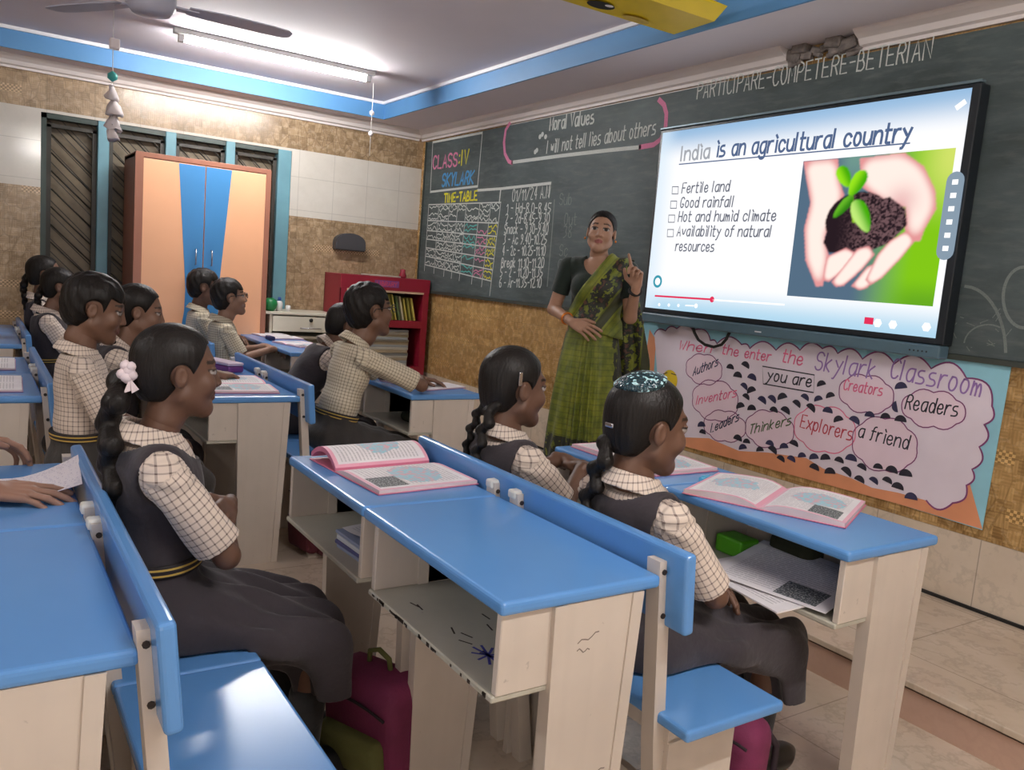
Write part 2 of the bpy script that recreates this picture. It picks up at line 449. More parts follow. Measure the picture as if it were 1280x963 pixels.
# one-stroke alphabet: each pair of digits is x, y (baseline y=2, small letters to 6, capitals to 8)
GL = {'a': '461604123244|4642', 'b': '0802|04163644321204', 'c': '45361604123243', 'd': '4842|44361604123244', 'e': '044436160412324 3'.replace(' ', ''),
 'f': '3828171202|0636', 'g': '461604123244|4641301001', 'h': '0802|04164 64442'.replace(' ', ''), 'i': '1612|1708', 'j': '26211000|2728', 'k': '0802|360432', 'l': '0802',
 'm': '0602|0416242 2|24364442'.replace(' ', ''), 'n': '0602|04164642', 'o': '16041232443616', 'p': '0600|04163644321204', 'q': '4640|44361604123244', 'r': '0602|041636',
 's': '361605143443320 2'.replace(' ', ''), 't': '18131222 32'.replace(' ', '') + '|0636', 'u': '06031232 44'.replace(' ', '') + '|4642', 'v': '062246', 'w': '0612263246', 'x': '0642|4602', 'y': '0624|461000', 'z': '06460242',
 'A': '022842|1434', 'B': '02082837350 5|3544433202'.replace(' ', ''), 'C': '4738180604123243', 'D': '02082846442202', 'E': '48080242|0535', 'F': '480802|0535', 'G': '473818060412324424', 'H': '0802|4842|0545', 'I': '0802',
 'J': '3833221203', 'K': '0802|480542', 'L': '080242', 'M': '0208244842', 'N': '02084248', 'O': '180604123244463818', 'P': '02083847463505', 'Q': '180604123244463818|3341', 'R': '02083847463505|2542', 'S': '47381807061535444332 1203'.replace(' ', ''),
 'T': '0848|2822', 'U': '080312324348', 'V': '082248', 'W': '0812263248', 'X': '0842|4802', 'Y': '0825|48252 2'.replace(' ', ''), 'Z': '08480242',
 '0': '18060412324446381 8'.replace(' ', ''), '1': '062822', '2': '07183846024 2'.replace(' ', ''), '3': '0848254433 1202'.replace(' ', ''), '4': '380444|3832', '5': '480805354433 1202'.replace(' ', ''), '6': '3806041232443505', '7': '084822', '8': '1807153543321 2031547381 8'.replace(' ', ''), '9': '4535161838474512',
 ':': '0606|0303', '.': '0202', '-': '0535', ',': '0301', '/': '0248', '"': '0807|1817', ' ': ''}
SHORT = {'i': 1, 'l': 1, 'I': 1, ':': 1, '.': 1, ',': 1, 'j': 2, 't': 3, 'r': 3, 'f': 3, '-': 3, '1': 2, '"': 1, ' ': 2}
def chaikin(p, k=2):
    for _ in range(k):
        if len(p) < 3: return p
        q = [p[0]]
        for a, b in zip(p, p[1:]):
            q += [(a[0] * .75 + b[0] * .25, a[1] * .75 + b[1] * .25), (a[0] * .25 + b[0] * .75, a[1] * .25 + b[1] * .75)]
        q.append(p[-1]); p = q
    return p
def letters(txt, round_caps=False, jitter=0.0, slant=0.0):
    x = 0.0; out = []
    for ch in txt:
        g = GL.get(ch, '')
        for st in g.split('|'):
            p = [(int(st[i]), int(st[i + 1])) for i in range(0, len(st) - 1, 2)]
            if not p: continue
            if len(p) == 2 and p[0] == p[1]: p = [(p[0][0], p[0][1]), (p[0][0] + 0.3, p[0][1] + 0.4)]
            if ch.islower() or ch.isdigit() or ch in 'CGOQSUJBDPR' : p = chaikin(p, 2)
            p = [(a + random.uniform(-jitter, jitter), c - 2 + random.uniform(-jitter, jitter)) for a, c in p]
            out.append([((a + x) + slant * c, c) for a, c in p])
        x += SHORT.get(ch, 4) + 1.6
    return out, max(0.1, x - 1.6)
def write(b, txt, A, B, h, w, n=(0, -1, 0), mat=0, slant=0.0, jitter=0.0, up=(0, 0, 1)):
    """stroke lettering from A to B (baseline ends, in the wall), capital height h"""
    A, B, up, n = Vector(A), Vector(B), Vector(up), Vector(n)
    st, L = letters(txt, jitter=jitter, slant=slant)
    d = (B - A) / L
    for k, s in enumerate(st):
        off = n * (0.00001 * (k % 7))
        b.ribbon([A + d * x + up * (y * h / 6) + off for x, y in s], w, n, mat)
def chalk(name, col, k=0.85):
    t = NT(name); n = t.noise(t.pos(), 240.0, 2.0)
    c = t.mix(t.ramp(n, 0.3, 0.5), mul(col, 0.8), mul(col, 1.1)); return t.bsdf(c, 0.9, None, spec=0.1)
K_white = chalk('white_chalk', lin(196, 200, 196)); K_yellow = chalk('yellow_chalk', lin(214, 208, 62)); K_pink = chalk('pink_chalk', lin(206, 128, 160)); K_blue = chalk('blue_chalk', lin(86, 150, 200)); K_teal = chalk('teal_chalk', lin(96, 178, 170)); K_grey = chalk('faint_chalk', lin(120, 128, 126))
KM = [K_white, K_yellow, K_pink, K_blue, K_teal, K_grey]
YW = YBD - 0.0015
def bp(px, py): return on('y', YW, px, py)
b = MB(); N = (0, -1, 0)
def line(pts, w=0.008, m=0, closed=False): b.ribbon([bp(*p) for p in pts], w, N, m, closed)
# class box
line([(541, 178), (603, 166), (597, 233), (538, 240)], 0.02, 0, True)
bpart(b, 'chalk_box', KM); b = MB()
write(b, 'CLASS', bp(541, 211), bp(571, 207.5), 0.105, 0.017, mat=2, jitter=.12); write(b, ':IV', bp(573.5, 207), bp(585, 205), 0.115, 0.015, mat=1, jitter=.12)
bpart(b, 'chalk_class_number', KM, 'pink and yellow chalk class number'); b = MB()
write(b, 'SKYLARK', bp(552, 233), bp(591, 229.5), 0.10, 0.018, mat=3, slant=0.15, jitter=.12)
bpart(b, 'chalk_class_name', KM, 'blue chalk class name'); b = MB()
write(b, 'TIME-TABLE', bp(555, 253), bp(596, 250), 0.07, 0.016, mat=1, jitter=.15)
bpart(b, 'chalk_heading', KM, 'yellow chalk heading'); b = MB()
# timetable grid
def gp(u, v):      # corners of the timetable in the board
    a = Vector(bp(536, 256)).lerp(bp(626, 253), u); c = Vector(bp(530, 345)).lerp(bp(612, 370), u); return a.lerp(c, v)
for v in (0, .22, .36, .48, .60, .72, .84):
    b.ribbon([gp(0, v), gp(1, v)], 0.009, N)
for u in (0, .16, .32, .44, .56, .74, .88, 1.0):
    b.ribbon([gp(u, 0), gp(u, .93 if u < 1 else 1)], 0.007, N)
random.seed(11); cols = [0, 0, 0, 0, 4, 2, 1]; us = [0, .16, .32, .44, .56, .74, .88, 1.0]; vs = [0.0, .11, .22, .36, .48, .60, .72, .84]
for i in range(7):
    for j in range(7):
        for r in range(2):
            u0, u1 = us[i] + .012, us[i + 1] - .012; v0 = vs[j] + (vs[j + 1] - vs[j]) * (.3 + .42 * r)
            b2 = [gp(u0 + (u1 - u0) * q / 7, v0 + random.uniform(-.028, .028)) for q in range(8)]
            if random.random() < .85: b.ribbon(b2, 0.009, N, 0 if j < 2 else cols[i])
bpart(b, 'chalk_timetable', KM, 'chalk timetable grid with coloured entries'); b = MB()
# middle panel with period times
line([(626, 236), (689, 229), (686, 245)], 0.02, 0); line([(626, 236), (624, 254)], 0.014, 0)
line([(597, 238), (626, 236)], 0.02, 0)
line([(693, 250), (690, 290), (684, 358)], 0.012, 5)
bpart(b, 'chalk_rule', KM); b = MB()
write(b, '01/11/24 A.M', bp(640, 252), bp(686, 247), 0.085, 0.008, mat=0, jitter=.15)
rows = [('1 - Hd-8.0-8.45', 264, 0), ('2 - 2d-8.45-9.30', 277, 0), ('Snack - 9.30-9.40', 290, 0), ('3 - Ac 9.40-10.25', 303, 0), ('4 - 2c - 10.25-11.10', 317, 0), ('Break 11.10-11.20', 332, 0), ('5 - 2 - 11.20-11.35', 344, 0), ('6 - Ar-11.35-12.10', 357, 0)]
bpart(b, 'chalk_date', KM)
for k, (s, y, m) in enumerate(rows):
    b = MB(); write(b, s, bp(633 - k * 1.3, y + 2), bp(688 - k * 1.7, y + 2.5), 0.068, 0.0085, mat=0, jitter=.15); bpart(b, 'chalk_period', KM)
for s, x, y in (('Sub', 699, 256), ('Out', 705, 281), ('38', 704, 297), ('Sc', 699, 320), ('C', 697, 338)):
    b = MB(); write(b, s, bp(x, y), bp(x + 5 * len(s), y), 0.075, 0.006, mat=5, jitter=.15); bpart(b, 'faint_chalk_word', KM)
b = MB()
# moral values bubble
line([(637, 154), (632, 163), (630, 178), (631, 192), (636, 202), (640, 203.5)], 0.03, 2); line([(640, 203), (700, 195), (760, 188), (800, 184)], 0.024, 0)
line([(800, 184), (817, 181), (826, 174), (832, 158), (833, 142), (830, 131), (824, 125)], 0.03, 2)
bpart(b, 'chalk_bubble', KM); b = MB()
write(b, 'Moral Values', bp(687, 163), bp(742, 154), 0.085, 0.012, mat=0, jitter=.15); bpart(b, 'chalk_title', KM); b = MB()
write(b, 'I will not tell lies about others', bp(683, 192), bp(819, 168), 0.085, 0.009, mat=0, slant=.1, jitter=.15); bpart(b, 'chalk_sentence', KM); b = MB()
for x, y in ((678, 168), (682, 171), (675, 171), (669, 190), (671, 188)): b.disc(bp(x, y), 0.018, N, 7)
bpart(b, 'chalk_dots', KM); b = MB()
write(b, 'PARTICIPARE-COMPETERE-BETERIAN', bp(871, 124), bp(1163, 73), 0.088, 0.007, mat=0, jitter=.12)
bpart(b, 'chalk_motto', KM, 'white chalk capital-letter motto along the top'); b = MB()
random.seed(5)
def arc(cx, cy, rx, ry, a0, a1, m=5, w=0.012): line([(cx + rx * math.cos(math.radians(a)), cy - ry * math.sin(math.radians(a))) for a in range(a0, a1, 8)], w, m)
arc(1205, 440, 52, 82, 0, 90); arc(1280, 372, 26, 38, 60, 280); arc(1235, 432, 30, 26, 60, 175, 5, 0.006)
for k in range(16):
    x, y = random.uniform(1195, 1260), random.uniform(395, 436); line([(x, y), (x + random.uniform(-10, 10), y + random.uniform(-12, 6))], 0.003, 5)
bpart(b, 'chalk_doodle', KM)

# ------------------------------------------------------------------ interactive screen
M_bezel = plain('black_bezel', lin(28, 34, 40), 0.35, 0.05)
M_bezel_top = plain('grey_bezel_edge', lin(120, 140, 150), 0.35, 0.05, metal=0.4)
M_bar = plain('grey_blue_bar', lin(82, 108, 122), 0.4, 0.06)
SX0, SX1, SZ0, SZ1 = -3.585, -1.795, 1.175, 2.205
YS = 3.27
screen = empty('interactive_screen', (-2.7, YF, 1.12), 'large lit interactive screen showing a slide about India and agriculture', 'screen')
def spart(mbb, name, m, label=None, sm=False): return bpart(mbb, name, m, label, sm, screen)
b = MB(); b.box(SX0, SX1, YS, YBD - 0.001, SZ0, SZ1, bevel=0.006); spart(b, 'screen_body', M_bezel)
b = MB(); b.box(SX0, SX1, YS - 0.004, YS + 0.03, SZ1, SZ1 + 0.012, bevel=0.003); spart(b, 'bezel_edge', M_bezel_top)
b = MB(); b.box(SX0 + 0.01, SX1 - 0.005, YS - 0.012, YS + 0.06, SZ0 - 0.055, SZ0, bevel=0.008)
bar = spart(b, 'control_bar', M_bar)
b = MB()
for k in range(5): b.disc((SX1 - 0.13 + k * 0.018, YS - 0.0135, SZ0 - 0.03), 0.004, N, 8)
spart(b, 'control_buttons', M_dark)
b = MB(); b.box(-2.74, -2.70, YS - 0.0135, YS - 0.012, SZ0 - 0.036, SZ0 - 0.030); spart(b, 'indicator', M_whiteline)
GX_0, GX_1, GZ0, GZ1 = SX0 + 0.022, SX1 - 0.035, SZ0 + 0.028, SZ1 - 0.018   # lit area
def paint_mesh(name, nx, nz, x0, x1, z0, z1, y, fn, corner=None):
    u, v = np.meshgrid(np.linspace(0, 1, nx), np.linspace(0, 1, nz))
    col = fn(u, v)
    me = bpy.data.meshes.new(name)
    if corner is None:
        P = np.stack([x0 + u * (x1 - x0), np.full_like(u, y), z1 + v * (z0 - z1)], -1)
    else:
        tl, tr, br, bl = [np.array(c) for c in corner]
        P = (tl[None, None] * ((1 - u) * (1 - v))[..., None] + tr * (u * (1 - v))[..., None] + br * (u * v)[..., None] + bl * ((1 - u) * v)[..., None])
    vs = P.reshape(-1, 3)
    i = np.arange(nx * nz).reshape(nz, nx)
    F = np.stack([i[1:, :-1], i[1:, 1:], i[:-1, 1:], i[:-1, :-1]], -1).reshape(-1, 4)
    me.from_pydata(vs.tolist(), [], F.tolist())
    a = me.color_attributes.new('Col', 'FLOAT_COLOR', 'POINT')
    a.data.foreach_set('color', np.concatenate([col.reshape(-1, 3), np.ones((nx * nz, 1))], 1).astype('f4').ravel())
    return me
def L3(*c): return np.array(lin(*c))
def mixc(a, b, f): return a * (1 - f[..., None]) + b * f[..., None]
def sstep(x, a, b):
    t = np.clip((x - a) / (b - a), 0, 1); return t * t * (3 - 2 * t)
def slide_fn(u, v):
    c = np.ones(u.shape + (3,)) * L3(250, 250, 252)
    c = mixc(c, L3(150, 186, 220), 1 - sstep(v, 0.0, 0.17))
    c = mixc(c, L3(176, 214, 236), sstep(v, 0.84, 1.0))
    c = mixc(c, L3(214, 232, 246), (1 - sstep(u, 0.0, 0.09)) * 0.7)
    return c
me = paint_mesh('slide_background', 90, 60, GX_0, GX_1, GZ0, GZ1, YS - 0.002, slide_fn)
M_slide = emissive_attr('lit_slide', 'Col', SCREEN_STRENGTH)
o = link('slide_background', me, M_slide); o.parent = screen; o.matrix_parent_inverse = screen.matrix_basis.inverted()
# photograph on the slide: two cupped hands holding soil with a seedling (points in a 760 x 760 sketch)
def inpoly(x, y, poly):
    r = np.zeros(x.shape, bool); n = len(poly)
    for i in range(n):
        x0, y0 = poly[i]; x1, y1 = poly[(i + 1) % n]
        if y0 == y1: continue
        r ^= ((y0 > y) != (y1 > y)) & (x < (x1 - x0) * (y - y0) / (y1 - y0) + x0)
    return r
def blur(m, k, it=2):
    m = m.astype(float)
    for _ in range(it):
        for ax in (0, 1):
            p = np.cumsum(np.pad(m, [(k + 1, k) if a == ax else (0, 0) for a in (0, 1)], mode='edge'), axis=ax)
            m = (np.take(p, range(2 * k + 1, p.shape[ax]), ax) - np.take(p, range(0, p.shape[ax] - 2 * k - 1), ax)) / (2 * k + 1)
    return m
def sk(x, y):
    """sketch pixel -> u,v of the picture"""
    l = 180 - 0.126 * (y - 165); r = 940 - 0.139 * (y - 100); u = (x - l) / (r - l)
    t = 165 - 65 * u; bt = 840 + 50 * u
    return u, (y - t) / (bt - t)
def hands_fn(u, v):
    rng = np.random.default_rng(4)
    P = lambda pts: [sk(*p) for p in pts]
    c = mixc(np.ones(u.shape + (3,)) * L3(84, 108, 130), L3(128, 196, 24), sstep(u, 0.45, 0.85))
    c = mixc(c, L3(206, 222, 104), sstep(u, 0.7, 1.0) * (1 - sstep(v, 0.05, 0.55)))
    c = mixc(c, L3(60, 130, 40), sstep(v, 0.8, 1.0) * sstep(u, .6, .9) * .5)
    c = mixc(c, L3(110, 150, 140), (1 - sstep(np.abs(u - .42), .05, .2)) * (1 - sstep(v, 0, .3)))
    n = rng.random(u.shape)
    hi, lo = L3(255, 236, 226), L3(226, 150, 150)
    def flesh(c, poly, k=7, hi=hi, lo=lo):
        m = inpoly(u, v, P(poly)); s = blur(m, k)
        f = sstep(s, 0.45, 0.95)
        return mixc(c, mixc(np.ones(u.shape + (3,)) * lo, hi, f), blur(m, 1, 1))
    c = flesh(c, [(490, 150), (710, 120), (800, 190), (850, 310), (852, 400), (800, 500), (780, 560), (740, 560), (710, 500), (715, 390), (640, 390), (560, 330), (500, 290)], 9)
    s = np.exp(-(((u - .72) / .10) ** 2 + ((v - .32) / .10) ** 2)); c = mixc(c, L3(214, 130, 140), s * .5)
    c = flesh(c, [(180, 165), (375, 150), (385, 260), (410, 330), (360, 430), (310, 540), (330, 640), (300, 790), (262, 795), (200, 660), (190, 500), (225, 370), (195, 240)], 8)
    uu, vv = sk(480, 460)
    soil = (((u - uu) / .225) ** 2 + ((v - vv) / .20) ** 2) < 1
    soil |= inpoly(u, v, P([(330, 480), (430, 400), (640, 340), (715, 400), (720, 480), (640, 570), (520, 620), (330, 620), (300, 570)]))
    tex = blur(rng.random(u.shape), 1, 1)
    sc = mixc(np.ones(u.shape + (3,)) * L3(40, 28, 34), L3(112, 84, 88), sstep(tex, .4, .62) * sstep(u, .3, .55))
    c = mixc(c, sc, blur(soil, 1, 1))
    for poly in ([(318, 640), (420, 596), (470, 620), (470, 670), (400, 720), (330, 770), (300, 760)],
                 [(345, 770), (480, 600), (540, 585), (566, 630), (500, 710), (410, 790), (370, 795)],
                 [(450, 790), (530, 690), (590, 670), (590, 720), (530, 800), (490, 812)],
                 [(520, 760), (580, 630), (640, 560), (720, 508), (755, 560), (690, 650), (600, 750), (545, 785)]):
        c = flesh(c, poly, 4)
    def leaf(c, cx, cy, a, b, ang, col, col2):
        x, y = u - sk(cx, cy)[0], v - sk(cx, cy)[1]
        t = math.radians(ang); p = x * math.cos(t) + y * math.sin(t); q = -x * math.sin(t) + y * math.cos(t)
        w = b * np.sqrt(np.clip(1 - (p / a) ** 2, 0, 1)) * (1 - .25 * p / a)
        m = (np.abs(p) < a) & (np.abs(q) < w)
        return mixc(c, mixc(np.ones(u.shape + (3,)) * col, col2, sstep(q / b, -.8, .8)), blur(m, 1, 1))
    c = mixc(c, L3(150, 200, 40), blur(inpoly(u, v, P([(440, 280), (450, 280), (470, 470), (455, 470)])), 1, 1))
    g1, g2 = L3(70, 170, 10), L3(150, 226, 30)
    c = leaf(c, 410, 240, .085, .045, 60, g1, g2); c = leaf(c, 478, 272, .095, .05, 115, g1, g2)
    c = leaf(c, 405, 390, .095, .035, 128, L3(50, 130, 20), L3(100, 180, 40)); c = leaf(c, 500, 435, .125, .055, 62, g1, L3(190, 232, 120))
    return c
pc = [on('y', YS - 0.004, *p) for p in ((1004.5, 201), (1194.5, 185.5), (1166.5, 383), (983.5, 370))]
xs0 = (pc[0].x + pc[3].x) / 2; xs1 = (pc[1].x + pc[2].x) / 2; zt = (pc[0].z + pc[1].z) / 2; zb = (pc[2].z + pc[3].z) / 2
me = paint_mesh('slide_picture', 190, 190, xs0, xs1, zb, zt, YS - 0.004, hands_fn)
o = link('slide_picture', me, M_slide); o.parent = screen; o.matrix_parent_inverse = screen.matrix_basis.inverted()
o['label'] = 'slide picture of cupped hands with soil and seedling'
def sp(px, py, k=0): return on('y', YS - 0.0045 - k * .0004, px, py)
T_title = emissive('slide_title_ink', lin(92, 112, 150), 0.72); T_faint = emissive('slide_faint_ink', lin(190, 194, 202), 0.62); T_text = emissive('slide_text_ink', lin(120, 124, 138), 0.66)
T_red = emissive('progress_red', lin(226, 50, 90), 0.85); T_white = emissive('icon_white', (1, 1, 1), 0.95); T_pill = emissive('toolbar_grey', lin(132, 150, 166), 0.9); T_teal = emissive('ring_teal', lin(60, 150, 170), 0.9)
b = MB()
write(b, 'India', sp(851, 201), sp(886, 197.5), 0.075, 0.012, mat=1); write(b, 'is an agricultural country', sp(895, 196), sp(1137, 176.5), 0.080, 0.0125, mat=0, slant=.08)
b.ribbon([sp(849, 205.5), sp(1137, 179)], 0.006, N, 0)
spart(b, 'slide_title', [T_title, T_faint])
b = MB()
for s, x0, y0, x1, y1 in (('Fertile land', 852, 241.5, 911, 239), ('Good rainfall', 850, 259.5, 916, 258.5), ('Hot and humid climate', 847.5, 277, 969, 276), ('Availability of natural', 846, 295, 963, 296), ('resources', 844, 313.5, 892, 314.5)):
    write(b, s, sp(x0, y0), sp(x1, y1), 0.054, 0.0072, mat=0, slant=.12)
    if s != 'resources':
        q = [sp(x0 - 12, y0 + 1), sp(x0 - 4.5, y0 + 1), sp(x0 - 4, y0 - 8), sp(x0 - 11.5, y0 - 8)]
        b.ribbon(q, 0.006, N, 0, True)
spart(b, 'slide_bullets', [T_text])
b = MB(); b.ribbon([sp(819, 370), sp(890, 374.5)], 0.010, N, 0); b.disc(sp(890, 374.5), 0.016, N, 12, mat=0)
b.ribbon([sp(891, 375), sp(980, 381)], 0.008, N, 1)
spart(b, 'progress_bar', [T_red, T_white]); b = MB()
for x, y in ((824, 381), (836, 381.5), (848, 382)): b.disc(sp(x, y), 0.010, N, 6, mat=1)
b.ribbon([sp(857, 382), sp(867, 382.5)], 0.007, N, 1); b.disc(sp(870, 382.5), 0.013, N, 8, mat=1)
for x, y in ((1097, 404), (1116, 406), (1158, 409)): b.disc(sp(x, y), 0.020, N, 6, mat=1)
b.box(*[sorted((sp(1135, 0).x, sp(1147, 0).x))[i] for i in (0, 1)], YS - 0.0047, YS - 0.0045, sp(1141, 411).z, sp(1141, 402).z, mat=0)
spart(b, 'player_icons', [T_red, T_white]); b = MB()
b.ribbon([sp(1197, 134), sp(1205, 128)], 0.022, N, 1)
spart(b, 'share_icon', [T_red, T_white]); b = MB()
b.disc(sp(822, 352), 0.036, N, 16, mat=2); b.disc(sp(822, 352, 1), 0.021, N, 16, mat=1)
spart(b, 'ring_icon', [T_red, T_white, T_teal])
b = MB(); pA, pB = sp(1194.5, 226), sp(1181.5, 314)
xm = (pA.x + pB.x) / 2; r = 0.036
pts = [(xm + r * math.cos(a), YS - 0.0055, pA.z + r * math.sin(a)) for a in np.linspace(0, math.pi, 9)] + [(xm + r * math.cos(a), YS - 0.0055, pB.z + r * math.sin(a)) for a in np.linspace(math.pi, 2 * math.pi, 9)]
b.bm.faces.new([b.bm.verts.new(p) for p in pts])
for k in range(6):
    z = pA.z + (pB.z - pA.z) * (k + .1) / 5.3; b.box(xm - .012, xm + .012, YS - 0.0063, YS - 0.006, z - .010, z + .010, mat=1)
spart(b, 'toolbar', [T_pill, T_white])
# cable loop under the screen
b = MB(); b.tube([on('y', 3.29, *p) for p in ((865, 405), (868, 416), (873, 425), (881, 431), (892, 434), (902, 431), (908, 424), (914, 411))], 0.008, 8)
tag(b.done('cable', M_dark), 'black cable looping down under the lit screen', 'cable')

# ------------------------------------------------------------------ paper banner below the screen
def m_paper(name, col, rough=0.75, var=0.06):
    return plain(name, col, rough, var, 4.0, 0.05, 30.0)
P_sky = m_paper('poster_sky_blue', lin(150, 208, 226), var=.12); P_cloud = m_paper('poster_lilac', lin(228, 217, 230)); P_orange = m_paper('poster_orange', lin(222, 150, 110), var=.12)
P_ink = plain('purple_ink', lin(128, 62, 116), .7); P_black = plain('black_ink', lin(40, 38, 52), .7); P_navy = plain('navy_ink', lin(52, 50, 84), .7); P_pinkink = plain('pink_ink', lin(226, 110, 150), .7); P_red = plain('red_ink', lin(190, 66, 84), .7); P_violet = plain('violet_ink', lin(150, 116, 180), .7); P_yellow = plain('yellow_paper', lin(226, 196, 40), .6)
P_green = plain('green_ink', lin(84, 100, 70), .7); P_pinkcloud = m_paper('poster_pink', lin(234, 212, 226))
YP = 3.352
poster = empty('paper_banner', (-2.6, YF, 0.46), 'long hand-drawn paper banner with cloud shapes and writing under the screen', 'poster')
def pp(px, py, k=0): return on('y', YP - 0.0012 - k * 0.0006, px, py)
def ppart(mbb, name, m, label=None): return bpart(mbb, name, m, label, False, poster)
b = MB(); b.prism([on('y', YP, *p) for p in ((805, 400), (1265.5, 450), (1227.5, 663), (1122, 630), (1000, 597), (920, 575), (855, 558), (798, 545))], (0, 0.003, 0)); ppart(b, 'paper_sheet', P_sky)
b = MB(); b.bm.faces.new([b.bm.verts.new(pp(*p)) for p in ((1212, 604), (1228, 662), (1122, 630), (1000, 597), (920, 575), (855, 558), (798, 545), (806, 452), (812, 412), (820, 425), (815, 500), (850, 535), (990, 560), (1100, 595), (1160, 618))]); 
ppart(b, 'ground_strip', P_orange)
an = [(818, 418), (832, 414), (846, 411), (866, 413), (888, 426), (896, 430), (927, 431), (937, 436), (970, 438), (1000, 438), (1028, 436), (1047, 442), (1078, 449), (1118, 455), (1164, 461), (1208, 473), (1240, 508), (1230, 531), (1224, 559), (1215, 587), (1208, 607), (1191, 629), (1158, 626)]
low = [(1122, 616), (1090, 610), (1064, 598), (1029, 586), (1008, 573), (960, 566), (924, 564), (886, 548), (856, 547), (826, 530)]
def scallop(an, bulge=0.3, n=7):
    out = []
    for (x0, y0), (x1, y1) in zip(an, an[1:]):
        dx, dy = x1 - x0, y1 - y0; nx, ny = dy, -dx
        for i in range(n):
            t = i / n; s = math.sin(math.pi * t) ** 0.9 * bulge; out.append((x0 + dx * t + nx * s, y0 + dy * t + ny * s))
    out.append(an[-1]); return out
edge = scallop(an, 0.30, 9)
b = MB(); f = b.bm.faces.new([b.bm.verts.new(pp(*p, 1)) for p in an + low]); bmesh.ops.triangulate(b.bm, faces=[f])
for k in range(len(an) - 1): b.bm.faces.new([b.bm.verts.new(pp(*p, 1 + .12 * (k % 3))) for p in edge[9 * k:9 * k + 9] + [an[k + 1]]])
ppart(b, 'cloud_panel', P_cloud)
b = MB(); b.ribbon([pp(*p, 2) for p in edge], 0.007, N, 0)
ppart(b, 'cloud_outline', [P_ink])
small = [('Authors', 880, 462, 22, 18, 3, 866, 470, 897, 457), ('Inventors', 894, 501, 28, 24, 1, 870, 506, 920, 496), ('Leaders', 906, 533, 26, 18, 3, 888, 541, 923, 526), ('Thinkers', 962, 537, 30, 22, 5, 936, 543, 988, 531), ('Explorers', 1031, 537, 38, 27, 2, 1000, 534, 1064, 551), ('a friend', 1106, 556, 40, 32, 0, 1072, 546, 1134, 562), ('Creators', 1083, 493, 34, 22, 1, 1054, 487, 1102, 495), ('Readers', 1167, 512, 40, 21, 0, 1131, 511, 1196, 521)]
b = MB(); bi = MB()
kk = 0
for s, cx, cy, rx, ry, m, x0, y0, x1, y1 in small:
    b = MB(); kk += .08
    a = [(cx + rx * math.cos(t), cy + ry * math.sin(t) + .12 * rx * math.cos(t)) for t in np.linspace(0, 2 * math.pi, 9)]
    e = scallop(a, .2, 5)[:-1]
    f = b.bm.faces.new([b.bm.verts.new(pp(*p, 2 + kk)) for p in e]); f.material_index = 0; ppart(b, 'word_cloud', P_pinkcloud)
    bi.ribbon([pp(*p, 2.9) for p in e], 0.005, N, 4 if m != 2 else 1, True)
    write(bi, s, pp(x0, y0, 3), pp(x1, y1, 3), 0.062 if rx > 34 else 0.048, 0.0065, mat=m, slant=.2)
q = [(953, 458), (1018, 469), (1017, 491), (954, 480)]; bi.ribbon([pp(*p, 3) for p in q], 0.006, N, 0, True)
write(bi, 'you are', pp(958, 475, 3), pp(1013, 484, 3), 0.056, 0.0075, mat=0, slant=.2)
for s, x0, y0, x1, y1, h, m in (('When', 848, 437, 888, 441, .05, 1), ('the', 902, 442, 922, 446, .05, 1), ('enter', 930, 447, 962, 452, .05, 1), ('the', 977, 452, 1002, 457, .062, 1), ('Skylark', 1018, 462, 1092, 474, .085, 6), ('Classroom', 1112, 472, 1224, 496, .085, 6)):
    write(bi, s, pp(x0, y0, 3), pp(x1, y1, 3), h, 0.0075, mat=m, slant=.2)
ppart(bi, 'ink_lettering', [P_black, P_pinkink, P_red, P_navy, P_ink, P_green, P_violet])
b = MB(); random.seed(9)
for cx, cy in ((300, 262), (350, 255), (325, 290), (372, 297), (345, 325), (372, 340), (352, 360), (405, 372), (438, 368), (475, 362), (372, 400), (335, 392), (445, 405), (483, 407), (520, 383), (548, 362), (595, 368), (567, 397), (605, 318), (635, 357), (625, 408), (662, 437), (713, 440), (765, 422), (818, 427), (868, 438), (870, 328), (857, 388), (325, 500), (355, 510), (343, 530), (400, 537), (440, 538), (432, 517), (480, 527), (512, 517), (468, 567), (503, 568), (540, 557), (580, 563), (618, 565), (663, 573), (703, 568), (580, 597), (633, 612), (685, 610), (738, 595), (793, 595), (838, 607), (885, 620), (730, 637), (777, 640), (823, 640), (858, 662), (903, 697), (205, 455), (208, 478)):
    a = random.uniform(-.5, .5) + (1.4 if (cx, cy) == (857, 388) else 0)
    c = pp(800 + cx * .375, 360 + cy * .375 + 3, 4); r = random.uniform(.024, .031)
    b = MB(); b.disc(c, r, N, 10, 0, math.pi, u=(math.cos(a), 0, math.sin(a))); ppart(b, 'half_moon_mark', random.choice((P_black, P_black, P_navy)))
b = MB(); b.disc(pp(837, 476, 5), (0.062, 0.062), N, 20); b.ribbon([pp(829, 468, 6), pp(834, 466, 6)], .005, N, 1); b.ribbon([pp(839, 467, 6), pp(845, 469, 6)], .005, N, 1)
ppart(b, 'yellow_disc', [P_yellow, P_black], 'yellow paper face disc')

